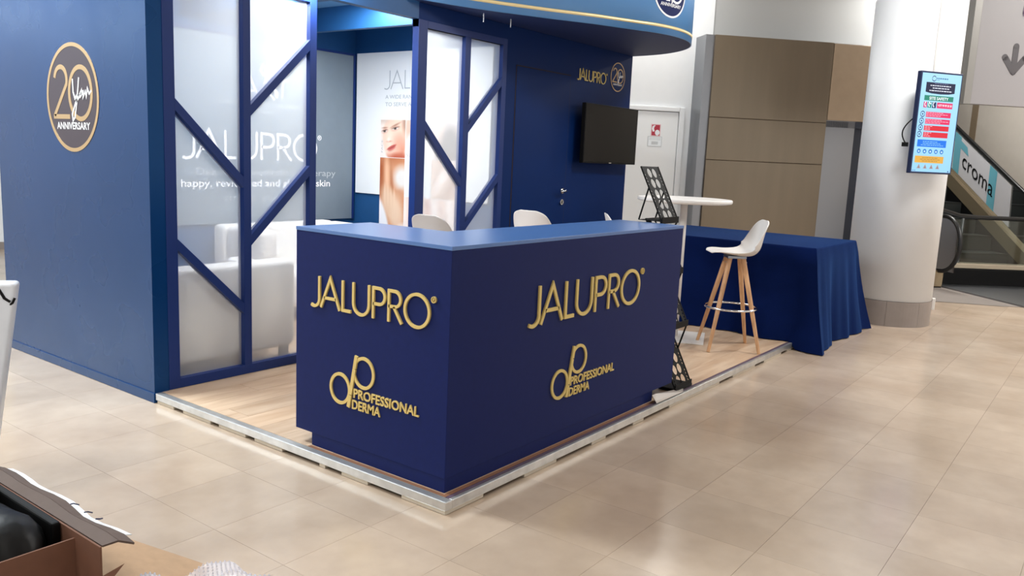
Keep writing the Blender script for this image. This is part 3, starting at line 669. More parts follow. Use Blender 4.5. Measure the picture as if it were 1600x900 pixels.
MB().box(-EX+0.046, 5.40, -EY+0.0225, -EY+0.042, -0.02, -0.0005).build('channel_strip', DARKSTRIP, pf)
for y0, y1 in ((-0.06, 0.20), (0.42, 0.60), (0.72, 0.76), (1.05, 1.28), (1.36, 1.60), (1.68, 1.95), (2.05, 2.22)):
    MB().box(-EX+0.004, -EX+0.03, y0, y1, ZF+.002, -0.043).build('spacer', SPACER, pf)
for x0, x1 in ((-0.06, 0.20), (0.52, 0.80), (1.15, 1.30), (1.62, 1.75), (2.1, 2.9), (3.15, 3.6), (3.8, 4.2), (4.35, 4.9)):
    MB().box(x0, x1, -EY+0.004, -EY+0.03, ZF+.002, -0.043).build('spacer', SPACER, pf)
WSTRIP = mat('raw_wood_strip', (134, 92, 66), 0.5, noise=0.1, nscale=12)
MB().box(-0.0210, -0.0005, -0.0235, 0.90, -0.0009, -0.0001).build('wood_strip', WSTRIP, pf)
MB().box(0.0, 1.98, -0.0235, -0.0005, -0.0009, -0.0001).build('wood_strip', WSTRIP, pf)
# loose clear plastic strip at the counter's right corner
st_ = MB(); 
st_.add([(1.93, -0.055, 0.006), (2.30, -0.06, 0.006), (2.42, 0.0, 0.012), (2.28, -0.012, 0.014), (1.98, -0.018, 0.05), (1.93, -0.02, 0.05), (1.93, -0.045, 0.02)], [(0, 1, 3, 4, 6), (1, 2, 3), (6, 4, 5)])
so_ = st_.build('plastic_strip', mat('grey_film', (176, 168, 160), 0.3)); sd = so_.modifiers.new('s', 'SOLIDIFY'); sd.thickness = 0.002
tag(so_, 'crumpled grey plastic strip on the platform edge at the counter corner', 'plastic film')

# ================================================================== BOOTH WALLS
WH = 2.76
wl = struct(MB().box(-EX, 0.028, 2.243, 4.22, 0.0, WH).build('wall_left', NAVY_W))
struct(MB().box(-EX-0.007, 0.028, 2.237, 4.23, ZF, -0.0).build('baseboard_left', NAVY_W, bevel=0.003))
struct(MB().box(0.028, 5.4, 4.12, 4.22, ZF, WH).build('wall_rear', NAVY_IN))
struct(MB().box(3.195, 3.27, 2.31, 4.12, 0, WH).build('wall_right', NAVY_IN))
wf = struct(MB().box(3.20, 5.46, 2.243, 2.31, ZF, 2.61).build('wall_front', NAVY))
struct(MB().box(5.39, 5.46, 2.31, 4.22, ZF, 2.61).build('wall_side', NAVY_W))
# front header beam over the glazed screens and the opening
struct(MB().box(0.028, 2.12, 2.243, 2.31, 2.487, WH).build('trim_1', NAVY_IN))
struct(MB().box(2.12, 3.20, 2.243, 2.31, 2.432, 2.609).build('trim_2', NAVY))
# lounge ceiling and beams
cl = struct(MB().box(0.03, 3.195, 2.31, 4.12, 2.70, 2.74).build('ceiling_lounge', mat('lounge_ceiling_lit_navy', (96, 150, 196), 0.5)))  # navy panel; the strong light on it is put into a paler blue
struct(MB().box(1.30, 1.37, 2.31, 4.12, 2.50, 2.70).build('trim_3', NAVY_IN))
struct(MB().box(2.36, 2.42, 2.31, 4.12, 2.50, 2.70).build('trim_4', NAVY_IN))
# flush door in the front wall
d1 = MB().box(3.385, 4.255, 2.236, 2.2425, 0.0, 2.28).build('door_1', NAVY, bevel=0.002); struct(d1)
gm = MB()
for q in ((3.375, 3.385, 0, 2.29), (4.255, 4.263, 0, 2.29), (3.375, 4.263, 2.28, 2.29)): gm.box(q[0], q[1], 2.2400, 2.2428, q[2], q[3])
gm.build('door_gap', DARK, d1)
dh = MB(); dh.lathe((0, 0), [(0.024, 0), (0.024, 0.01)], 20)
def ycyl(mb, x, y0, y1, z, r, n=20): mb.tube([(x, y0, z), (x, y1, z)], r, n); return mb
mb = MB(); ycyl(mb, 4.20, 2.236, 2.226, 1.175, 0.028); ycyl(mb, 4.20, 2.226, 2.18, 1.175, 0.011)
mb.tube([(4.20, 2.18, 1.175), (4.17, 2.177, 1.176), (4.10, 2.18, 1.172)], 0.011, 10)
mb.build('door_handle', CHROME, d1, smooth=True)
mb = MB(); ycyl(mb, 4.195, 2.236, 2.222, 1.065, 0.028); mb.build('lock_rosette', CHROME, d1)
MB().box(4.19, 4.20, 2.219, 2.2221, 1.05, 1.08).build('keyhole', BLACK, d1)

def screen_(name, label, x0, xm0, xm1, x1, flip):
    t = thing(name, label, 'partition', ((x0[0]+x1[1])/2, 2.275, 0))
    Y0, Y1 = 2.243, 2.305; zt = 2.432; L, Rr = x0[0], x1[1]
    MB().box(x0[0], x0[1], Y0-.004, Y1, 0, zt+.055).build('post', NAVY_FR, t, bevel=0.002)
    MB().box(xm0, xm1, Y0-.004, Y1, 0.058, zt).build('post', NAVY_FR, t, bevel=0.002)
    MB().box(x1[0], x1[1], Y0-.004, Y1, 0, zt+.055).build('post', NAVY_FR, t, bevel=0.002)
    MB().box(x0[1], x1[0], Y0-.004, Y1, 0, 0.06).build('bottom_rail', NAVY_FR, t, bevel=0.002)
    MB().box(x0[1], x1[0], Y0-.004, Y1, zt, zt+0.054).build('top_rail', NAVY_FR, t, bevel=0.002)
    for (a, b, dz) in ((x0[1], xm0, -1), (xm1, x1[0], 1)):
        w_ = b-a
        levels = [(1.70, 1.70+dz*w_*0.98), (0.88, 0.88+dz*w_*0.96)]
        hb = 0.034
        for za, zb in levels:
            MB().add([(a, Y0-.003, za-hb), (b, Y0-.003, zb-hb), (b, Y0-.003, zb+hb), (a, Y0-.003, za+hb), (a, Y1-.005, za-hb), (b, Y1-.005, zb-hb), (b, Y1-.005, zb+hb), (a, Y1-.005, za+hb)],
                     [(0, 1, 2, 3), (4, 7, 6, 5), (0, 4, 5, 1), (1, 5, 6, 2), (2, 6, 7, 3), (3, 7, 4, 0)]).build('diagonal_bar', NAVY_FR, t)
        ed = [((0.06, 0.06), (levels[1][0]-hb, levels[1][1]-hb)), ((levels[1][0]+hb, levels[1][1]+hb), (levels[0][0]-hb, levels[0][1]-hb)), ((levels[0][0]+hb, levels[0][1]+hb), (zt, zt))]
        yg = Y0+0.035; th = 0.004
        for (l0, l1), (u0, u1) in ed:
            MB().add([(a, yg, l0), (b, yg, l1), (b, yg, u1), (a, yg, u0)], [(0, 1, 2, 3)]).build('frosted_pane', FILM, t, recalc=False)
    return t
screen_('glazed_screen', 'navy framed frosted glass screen with diagonal bars beside the left booth wall', (0.028, 0.100), 0.560, 0.615, (1.082, 1.138), False)
screen_('glazed_screen', 'navy framed frosted glass screen with diagonal bars left of the navy booth door', (2.12, 2.22), 2.675, 2.745, (3.175, 3.235), False)
# small white corner clip at a pane
# ------------------------------------------------------------------ boards in the lounge
def rmap(x0, y, z0): return lambda u, v, d: Vector((x0+u, y-d, z0+v))
gbd = thing('grey_board', 'grey sign board with white lettering on the lounge rear wall', 'sign', (2.0, 4.11, 1.6))
MB().box(0.80, 3.15, 4.095, 4.119, 0.79, 2.40).build('board_panel', GREY_BOARD, gbd, bevel=0.002)
fr = MB(); fr.box(0.78, 3.17, 4.085, 4.119, 2.40, 2.42); fr.box(3.15, 3.17, 4.085, 4.119, 0.79, 2.40); fr.build('board_frame', NAVY_FR, gbd)
m_ = rmap(0, 4.0945, 0)
word(gbd, lambda u, v, d: m_(1.27+u, 1.355+v, d), 1.43, 0.245, WHITE_INK, 0.0, 0.002, sw=0.10)
text(gbd, 'happy, revitalized and glowing skin', m_, 1.26, 1.115, 0.062, 1.60, WHITE_INK, d=0.001, bold=0.012)
text(gbd, 'Dermal biorevitalizing therapy', m_, 1.40, 1.215, 0.060, 1.53, FADE_INK, d=0.001)
text(gbd, 'SINCE 2004', m_, 1.66, 0.985, 0.048, 0.64, FADE_INK, d=0.001, track=1.3)
mb = MB(); A_ = lambda pts: [(x, y) for x, y in pts]
ribbon(mb, [(1.81, 1.90), (1.93, 2.10), (2.03, 1.90)], 0.02, m_, 0, .001); ribbon(mb, [(1.86, 1.96), (2.0, 1.96)], 0.014, m_, 0, .001)
ribbon(mb, [(2.10, 1.91), (2.10, 2.06)], 0.018, m_, 0, .001); ribbon(mb, [(2.11, 1.98), (2.20, 1.90)], 0.018, m_, 0, .001)
ribbon(mb, [(2.22, 2.08), (2.36, 2.08)], 0.016, m_, 0, .001); ribbon(mb, [(2.29, 2.08), (2.29, 1.93)], 0.018, m_, 0, .001)
mb.build('art_lettering', WHITE_INK, gbd)
mb = MB()   # plain lion-like crest over the letters
for pts, ww in (([(2.10, 2.0), (2.13, 2.08), (2.12, 2.16), (2.16, 2.22)], .06), ([(2.16, 2.22), (2.21, 2.19), (2.20, 2.14)], .035), ([(2.16, 1.98), (2.17, 2.06), (2.19, 2.12)], .06), ([(2.08, 2.20), (2.05, 2.14), (2.09, 2.10)], .02), ([(2.19, 2.0), (2.23, 1.95), (2.22, 1.92)], .03), ([(2.12, 2.24), (2.17, 2.26), (2.21, 2.23)], .02)):
    ribbon(mb, pts, ww, m_, 0, .0015)
mb.build('crest', WHITE_INK, gbd)
text(gbd, 'AMINO ACID REPLACEMENT', m_, 1.62, 1.83, 0.035, 0.92, FADE_INK, d=0.001)
text(gbd, 'THERAPY', m_, 2.0, 1.77, 0.03, 0.25, FADE_INK, d=0.001)

# white board and picture collage on the side wall (viewer's right is -Y)
wb = thing('white_board', 'white poster board with grey lettering above the picture collage', 'poster', (3.18, 3.2, 1.7))
MB().box(3.172, 3.194, 2.345, 4.07, 1.055, 2.425).build('board_panel', WHITE_BOARD, wb, bevel=0.002)
sm_ = lambda u, v, d: Vector((3.1715-d, 3.70-u, v))
word(wb, lambda u, v, d: sm_(0.02+u, 2.075+v, d), 0.96, 0.175, GREY_INK, 0.0, 0.0015, sw=0.06, reg=True)
text(wb, 'A WIDE RANGE OF MEDICATION', sm_, 0.04, 1.985, 0.035, 0.92, GREY_INK, d=0.001, bold=0.01)
text(wb, 'TO SERVE ALL YOUR PATIENTS', sm_, 0.04, 1.915, 0.035, 0.92, GREY_INK, d=0.001, bold=0.01)
cg = thing('picture_collage', 'collage of pale beauty portraits printed on panels below the lettering', 'poster', (3.17, 3.2, 1.3))
MB().box(3.162, 3.171, 2.70, 3.706, 0.35, 1.787).build('backing', WHITE_BOARD, cg)
cm_ = lambda u, v, d: Vector((3.1615-d, 3.706-u, v))
def face(s, t):   # a woman's face three quarter view, s right, t up
    c = (238, 226, 218)
    c = blend(c, (226, 190, 168), soft(s, t, .80, .45, .55, .75, 0, .25)*0.5)
    k = soft(s, t, .56, .50, .46, .62, 12, .08); c = blend(c, (240, 206, 186), k)
    c = blend(c, (206, 128, 100), soft(s, t, .92, .18, .22, .30, 20, .9)*0.75*k)            # jaw shade
    c = blend(c, (188, 96, 70), soft(s, t, .78, .02, .45, .10, 0, .6))                      # neck
    c = blend(c, (250, 226, 210), soft(s, t, .38, .47, .10, .26, 4, .8)*0.6)
    c = blend(c, (226, 160, 138), soft(s, t, .72, .42, .18, .16, 10, .9)*0.55)              # cheek
    c = blend(c, (150, 106, 86), soft(s, t, .60, .86, .17, .022, 20, .8)*0.8)               # brows
    c = blend(c, (150, 106, 86), soft(s, t, .17, .785, .09, .018, 4, .8)*0.8)
    for ex, ey, w_ in ((.60, .765, .12), (.17, .69, .09)):
        c = blend(c, (190, 140, 120), soft(s, t, ex, ey+.01, w_*1.25, .055, 12, .5)*0.7)
        c = blend(c, (238, 232, 228), soft(s, t, ex, ey, w_, .028, 8, .3)*0.8)
        c = blend(c, (62, 44, 40), soft(s, t, ex-.01, ey+.004, .048, .030, 0, .3))
        c = blend(c, (58, 38, 34), soft(s, t, ex, ey+.028, w_*1.1, .011, 10, .6)*0.9)
    c = blend(c, (202, 140, 118), soft(s, t, .36, .425, .10, .022, 4, .7)*0.8)              # nose
    c = blend(c, (250, 232, 220), soft(s, t, .33, .47, .045, .05, 0, .6)*0.8)
    c = blend(c, (188, 84, 76), soft(s, t, .46, .275, .19, .038, 20, .25))                  # lips
    c = blend(c, (206, 110, 102), soft(s, t, .47, .225, .15, .032, 20, .3))
    c = blend(c, (110, 40, 40), soft(s, t, .46, .252, .15, .008, 20, .5)*0.8)
    c = blend(c, (196, 150, 130), soft(s, t, .46, .17, .11, .018, 15, .7)*0.6)
    c = blend(c, (236, 228, 222), 1-soft(s, t, .58, .54, .52, .68, 10, .06) if s < .35 and t < .55 else 0)
    c = blend(c, (150, 104, 80), soft(s, t, 1.0, .92, .12, .25, 0, .5)*0.6)                 # hair
    c = blend(c, (206, 186, 172), soft(s, t, .02, 1.0, .35, .10, 0, .6)*0.8)
    return c
def neck(s, t):
    c = (206, 148, 112)
    c = blend(c, (166, 88, 48), soft(s, t, .0, .85, .16, .40, 0, .6)); c = blend(c, (186, 116, 76), soft(s, t, .5, 1.0, .6, .07, 0, .8))
    c = blend(c, (232, 186, 152), soft(s, t, .30, .72, .09, .32, 6, .7)); c = blend(c, (224, 222, 218), soft(s, t, .90, .74, .32, .15, 0, .4))
    c = blend(c, (168, 100, 62), soft(s, t, .50, .62, .05, .22, 10, .8)*.7)
    c = blend(c, (226, 192, 162), soft(s, t, .48, .35, .42, .20, -24, .3))                   # hand
    for q in range(4): c = blend(c, (232, 200, 172), soft(s, t, .22+.13*q, .50-.02*q, .035, .13, 6, .5))
    c = blend(c, (204, 150, 116), soft(s, t, .84, .52, .14, .06, 0, .5)); c = blend(c, (232, 204, 178), soft(s, t, .72, .24, .26, .22, -40, .4)*.7)
    c = blend(c, (238, 240, 244), soft(s, t, .08, .06, .55, .26, -48, .12)); c = blend(c, (238, 236, 236), soft(s, t, 1.0, .02, .25, .10, 0, .4))
    return c
def pale(h, a, b):
    def fn(s, t):
        c = blend((236, 226, 220), a, soft(s, t, *h[0])); c = blend(c, b, soft(s, t, *h[1])*0.8)
        return c
    return fn
pm = MB()
grad_paint(pm, 0, 0.335, 1.425, 1.785, 44, 56, face, cm_, 0.001); pm.build('portrait_print', PRINT, cg, recalc=False)
pm = MB(); grad_paint(pm, 0, 0.335, 0.70, 1.42, 30, 50, neck, cm_, 0.001); pm.build('neck_print', PRINT, cg, recalc=False)
pm = MB(); grad_paint(pm, 0.34, 0.43, 1.425, 1.785, 8, 20, pale(((.4, .8, .5, .3, 0, .5), (.6, .4, .3, .2, 0, .5)), (226, 190, 170), (240, 240, 240)), cm_, 0.001); pm.build('hand_print', PRINT, cg, recalc=False)
pm = MB(); grad_paint(pm, 0.68, 1.0, 1.425, 1.785, 16, 16, pale(((.7, .3, .5, .6, 20, .3), (.2, .8, .25, .4, 0, .5)), (132, 120, 112), (226, 196, 178)), cm_, 0.001)
grad_paint(pm, 0.43, 0.68, 1.425, 1.785, 8, 10, lambda s, t: blend((232, 224, 220), (240, 240, 242), t), cm_, 0.001)
pm.build('hair_print', PRINT, cg, recalc=False)
pm = MB(); grad_paint(pm, 0.68, 1.0, 1.06, 1.42, 18, 18, lambda s, t: blend(blend((214, 190, 174), (238, 224, 216), soft(s, t, .5, .6, .12, .6, -40, .6)), (180, 150, 134), soft(s, t, .8, .3, .10, .5, -40, .7)*.7), cm_, 0.001); pm.build('fabric_print', PRINT, cg, recalc=False)
pm = MB(); grad_paint(pm, 0.34, 0.68, 1.06, 1.42, 4, 4, lambda s, t: (226, 236, 240), cm_, 0.001); pm.build('plain_print', PRINT, cg, recalc=False)
pm = MB(); grad_paint(pm, 0.34, 1.0, 0.45, 1.055, 40, 6, lambda s, t: blend(blend((224, 196, 182), (206, 160, 150), soft(s, t, .55, .5, .10, 2, 0, .5)), (242, 232, 226), 0.5+0.5*math.sin(s*21+t*2)), cm_, 0.001); pm.build('stripe_print', PRINT, cg, recalc=False)
text(cg, 'NIACIN', cm_, 0.355, 1.44, 0.03, 0.14, GREY_INK, d=0.002)
text(cg, 'FACE', lambda u, v, d: cm_(0.035-v, 1.47+u, d), 0, 0, 0.022, 0.12, GREY_INK, d=0.002)

# ------------------------------------------------------------------ signs and TV on the front wall
t = thing('wall_lettering', 'small gold raised brand lettering on navy wall above the television', 'sign', (4.65, 2.24, 2.3))
word(t, lambda u, v, d: Vector((4.375+u, 2.2425-d, 2.262+v)), 0.545, 0.108, GOLD, 0.0, 0.008, sw=0.10)
t = thing('anniversary_emblem', 'small round bronze 20 years emblem beside the gold wall lettering', 'emblem', (5.16, 2.24, 2.36))
emblem(t, lambda u, v, d: Vector((5.165+u, 2.2425-d, 2.36+v)), 0.150, NAVY, BRONZE, BRONZE, WHITE_INK, t=0.0015)
tv = thing('television', 'black flat television on a wall bracket on the navy wall', 'television', (4.9, 2.1, 1.74))
# the panel is turned slightly on its bracket
def tvp(u, v, d): return Vector((4.375+u*1.03, 2.12+u*(-0.02)-d, 1.455+v*0.585))
MB().add([tvp(0, 0, 0), tvp(1, 0, 0), tvp(1, 1, 0), tvp(0, 1, 0), tvp(0, 0, -.045), tvp(1, 0, -.045), tvp(1, 1, -.045), tvp(0, 1, -.045)], [(0, 1, 2, 3), (4, 7, 6, 5), (0, 4, 5, 1), (1, 5, 6, 2), (2, 6, 7, 3), (3, 7, 4, 0)]).build('housing', BLACK, tv, bevel=0.004)
MB().add([tvp(.012, .03, .001), tvp(.988, .03, .001), tvp(.988, .98, .001), tvp(.012, .98, .001)], [(0, 1, 2, 3)]).build('screen_panel', BLACK_G, tv, recalc=False)
MB().box(4.9, 5.2, 2.166, 2.2425, 1.6, 1.9).build('wall_bracket', STEEL, tv)
mb = MB(); mb.add([tvp(.47, .008, .0015), tvp(.52, .008, .0015), tvp(.52, .022, .0015), tvp(.47, .022, .0015)], [(0, 1, 2, 3)]); mb.build('badge', CHROME, tv, recalc=False)

# ------------------------------------------------------------------ big emblem on the left wall
t = thing('anniversary_emblem', 'large round brown and gold 20 years emblem on the outer left booth wall', 'emblem', (-0.067, 3.115, 1.73))
emblem(t, lambda u, v, d: Vector((-0.0668-d, 3.115-u, 1.728+v)), 0.335, BROWN, BRONZE, BRONZE, WHITE_INK, t=0.001)

# ------------------------------------------------------------------ canopy
cc = Vector((4.45, 2.24)); CR = 1.03
rim = [(1.95, 2.275)]
A0 = 241.0
tx, ty = cc.x+CR*math.cos(math.radians(A0)), cc.y+CR*math.sin(math.radians(A0))
def bez(p0, p1, p2, n): return [((1-k)**2*p0[0]+2*k*(1-k)*p1[0]+k*k*p2[0], (1-k)**2*p0[1]+2*k*(1-k)*p1[1]+k*k*p2[1]) for k in [i/n for i in range(n+1)]]
tdir = Vector((math.cos(math.radians(A0-90)), math.sin(math.radians(A0-90))))
rim = [(2.0, 2.238)]
rim += [(2.05, 2.19), (2.40, 2.085), (2.74, 1.945), (3.12, 1.755), (3.50, 1.54)]
rim += arc(cc.x, cc.y, CR, CR, A0, 365, 44)
rim += [(2.13, 2.33), (2.13, 2.238)]
can = thing('overhead_canopy', 'curved blue overhead canopy with gold stripe above the booth', 'canopy', (cc.x, cc.y, 2.61))
idm = lambda u, v, d: Vector((u, v, d))
ZK = 2.612
MB().prism(rim, idm, ZK, ZK+0.02).build('underside', NAVY_CAN, can)
def fascia(z0, z1, off, m, name, smooth=True):
    n = len(rim); vs = []
    for i in range(n):
        a = Vector(rim[i])-Vector(rim[i-1]); b = Vector(rim[(i+1) % n])-Vector(rim[i]); a.normalize(); b.normalize(); nr = Vector((a.y+b.y, -a.x-b.x)).normalized()
        for o_ in (0, off): vs += [(rim[i][0]+nr.x*(o_+0.0), rim[i][1]+nr.y*(o_+0.0), z0), (rim[i][0]+nr.x*o_, rim[i][1]+nr.y*o_, z1)]
    fs = []
    for i in range(n):
        j = (i+1) % n; a, b = 4*i, 4*j
        fs += [(a+2, b+2, b+3, a+3), (a, a+1, b+1, b), (a+1, a+3, b+3, b+1), (a, b, b+2, a+2)]
    o = MB().add(vs, fs).build(name, m, can)
    for p in o.data.polygons: p.use_smooth = abs(p.normal.z) < 0.5
    return o
fascia(ZK+0.001, 3.55, 0.010, CAN_BLUE, 'fascia')
fascia(2.668, 2.694, 0.0125, GOLD_B, 'gold_stripe')
def canmap(u, v, d):
    a = math.radians(-101)+u/CR; r = CR+0.0105+d
    return Vector((cc.x+r*math.cos(a), cc.y+r*math.sin(a), 2.985+v))
e0 = thing('tmp', '', '') if False else can
emblem(can, canmap, 0.225, NAVY_C, WHITE_INK, WHITE_INK, WHITE_INK, t=0.0015)
for x, y in ((2.72, 2.10), (3.03, 2.06)):
    tag(MB().tube([(x, y, 2.612), (x, y, 2.545)], 0.006, 8).build('hanging_rod', STEEL), ('short grey metal rod hanging under the canopy, left of two' if x < 3 else 'short grey metal rod hanging under the canopy, right of two'), 'rod')

# ================================================================== COUNTER
ct = thing('reception_counter', 'L-shaped navy reception counter with gold lettering on two faces', 'counter', (1.1, 0.5, 0))
H = 1.10; L1, L2 = 2.247, 1.023; DI = 0.47
poly = [(0, 0), (L1, 0), (L1, DI), (DI+.03, DI), (DI+.03, L2), (0, L2)]
def ins(p, a): return [(0+a, 0+a), (L1-a, a), (L1-a, DI-a), (DI+.03-a, DI-a), (DI+.03-a, L2-a), (a, L2-a)]
idz = lambda u, v, d: Vector((u, v, d))
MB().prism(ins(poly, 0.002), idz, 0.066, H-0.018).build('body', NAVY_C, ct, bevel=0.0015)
MB().prism(poly, idz, H-0.0175, H).build('worktop', NAVY_TOP_LIT, ct, bevel=0.001)
pl = [(0.006, 0.006), (1.98, 0.006), (1.98, DI-.05), (DI-.02, DI-.05), (DI-.02, 0.90), (0.006, 0.90)]
MB().prism(pl, idz, 0.0, 0.0655).build('plinth', NAVY_C, ct)
lm = lambda u, v, d: Vector((0.0015-d, 0.907-u, v))
rm = lambda u, v, d: Vector((0.568+u, 0.0015-d, v))
word(ct, lambda u, v, d: lm(u+0.005, 0.722+v, d), 0.795, 0.150, GOLD, 0.0, 0.009)
word(ct, lambda u, v, d: rm(u+0.005, 0.672+v, d), 1.125, 0.196, GOLD, 0.0, 0.009)
def dplogo(mf, s=1.0):
    mb = MB(); ribbon(mb, circle(0.078, 0.082, 0.069, 0.073, n=40), 0.016, mf, 0, 0.007, True); mb.build('emblem_ring', GOLD, ct)
    mb = MB(); ribbon(mb, circle(0.248, 0.190, 0.069, 0.073, n=40), 0.016, mf, 0, 0.007, True); mb.build('emblem_ring', GOLD, ct)
    f = lambda k: (0.143+(0.197-0.143)*k, 0.0+0.268*k)
    for a, b in ((0, 0.235), (0.25, 0.745), (0.76, 1.0)):
        mb = MB(); ribbon(mb, [f(a), f(b)], 0.021, mf, 0, 0.009); mb.build('emblem_bar', GOLD, ct)
    text(ct, 'PROFESSIONAL', mf, 0.178, 0.056, 0.045, 0.446, GOLD, d=0.006, depth=0.006, bold=0.016, shear=0.03)
    text(ct, 'DERMA', mf, 0.168, -0.002, 0.045, 0.200, GOLD, d=0.006, depth=0.006, bold=0.016, shear=0.03)
dplogo(lambda u, v, d: lm(0.148+u*0.955, 0.262+v*0.975, d))
dplogo(lambda u, v, d: rm(0.236+u*1.035, 0.243+v*1.0, d))

# ================================================================== STOOLS
def seat_shell():
    NP, NW = 26, 14; vs = []
    # profile: (y forward +, z, half width, side lift)
    key = [(0.215, 0.792, 0.10, 0.0), (0.20, 0.802, 0.150, 0.004), (0.14, 0.800, 0.190, 0.012), (0.05, 0.786, 0.205, 0.022), (-0.06, 0.772, 0.208, 0.050), (-0.135, 0.782, 0.208, 0.085),
           (-0.182, 0.832, 0.205, 0.095), (-0.196, 0.91, 0.198, 0.065), (-0.208, 0.99, 0.180, 0.035), (-0.218, 1.043, 0.148, 0.012), (-0.223, 1.068, 0.075, 0.0)]
    def ev(k):
        x = k*(len(key)-1); i = min(int(x), len(key)-2); f = x-i; f2 = f
        p = [key[max(0, min(len(key)-1, i+q))] for q in (-1, 0, 1, 2)]
        return [0.5*((2*p[1][j])+(-p[0][j]+p[2][j])*f2+(2*p[0][j]-5*p[1][j]+4*p[2][j]-p[3][j])*f2*f2+(-p[0][j]+3*p[1][j]-3*p[2][j]+p[3][j])*f2**3) for j in range(4)]
    for i in range(NP+1):
        y, z, hw, lift = ev(i/NP)
        y2, z2, _, _ = ev(min(1, (i+0.5)/NP)); y1, z1, _, _ = ev(max(0, (i-0.5)/NP)); t = Vector((0, y2-y1, z2-z1)).normalized(); nr = Vector((0, -t.z, t.y)) if False else Vector((0, t.z, -t.y))
        nr = Vector((0, t.z, -t.y))
        if nr.z < 0 and i < NP/2: nr = -nr
        if nr.y < 0: nr = -nr if i > NP/2 else nr
        for j in range(NW+1):
            s = -1+2*j/NW; q = abs(s)**2.4
            vs.append(Vector((hw*s, y, z))+nr*lift*q)
    fs = [(i*(NW+1)+j, i*(NW+1)+j+1, (i+1)*(NW+1)+j+1, (i+1)*(NW+1)+j) for i in range(NP) for j in range(NW)]
    return MB().add(vs, fs)
def make_stool(label, loc, rz):
    t = thing('bar_stool', label, 'stool', loc, rz, 'white bar stools with wooden legs'); 
    o = seat_shell().build('seat', WHITE_PL, t, smooth=True, local=True)
    sd = o.modifiers.new('solid', 'SOLIDIFY'); sd.thickness = 0.010; sd.offset = 0
    sb = o.modifiers.new('sub', 'SUBSURF'); sb.levels = 1; sb.render_levels = 1
    MB().box(-0.075, 0.075, -0.075, 0.075, 0.752, 0.771).build('mounting_plate', STEEL, t, local=True)
    for sx in (-1, 1):
        for sy in (-1, 1):
            a, b = Vector((sx*0.052, sy*0.052, 0.762)), Vector((sx*0.205, sy*0.205, 0.0))
            MB().tube([a, a.lerp(b, 0.5), b], 0.015, 14, radii=[0.021, 0.0185, 0.0135]).build('leg', LEGW, t, smooth=False, local=True)
    MB().tube([(0.212*math.cos(2*PI*k/40), 0.212*math.sin(2*PI*k/40), 0.345) for k in range(40)], 0.0085, 10, closed=True).build('footrest_ring', CHROME, t, smooth=True, local=True)
    for sx in (-1, 1):
        for sy in (-1, 1):
            MB().tube([(sx*0.050, sy*0.086, 0.72), (sx*0.068, sy*0.05, 0.72)], 0.005, 6).build('bolt', STEEL, t, local=True)
    return t
st0 = make_stool('white bar stool on bare oak floor beside the navy cloth table', (3.835, 0.27, 0), math.radians(126.6+180-90-180))
def stool(label, x, y, az):
    c = copy_tree(st0); c.location = (x, y, 0); c.rotation_euler = (0, 0, az); c['label'] = label
    return c
stool('white bar stool behind the counter in front of the frosted screen', 1.76, 1.57, math.radians(-90))
stool('white bar stool behind the counter in front of the navy door', 2.96, 1.58, math.radians(-90))
stool('white bar stool behind the counter nearest the round high table', 3.30, 0.94, math.radians(-143))

# ================================================================== HIGH TABLE
HX, HY = 3.885, 0.775
ht = thing('high_table', 'round white high table on a slim white pole and square base', 'table', (HX, HY, 0))
hx2 = MB().lathe((HX, HY), [(0.36, 1.165), (0.390, 1.171), (0.397, 1.182), (0.397, 1.197), (0.390, 1.203)], 64).build('table_top', WHITE_PL, ht)
MB().tube([(HX, HY, 0.01), (HX, HY, 1.165)], 0.030, 24).build('pole', WHITE_PL, ht, smooth=True)
mb = MB(); ang = math.atan2(-0.335, -0.14)
pts = [(HX+0.36*math.cos(ang+k*PI/2), HY+0.36*math.sin(ang+k*PI/2)) for k in range(4)]
mb.prism(pts, idz, 0.0, 0.008).build('base_plate', WHITE_PL, ht, bevel=0.002)

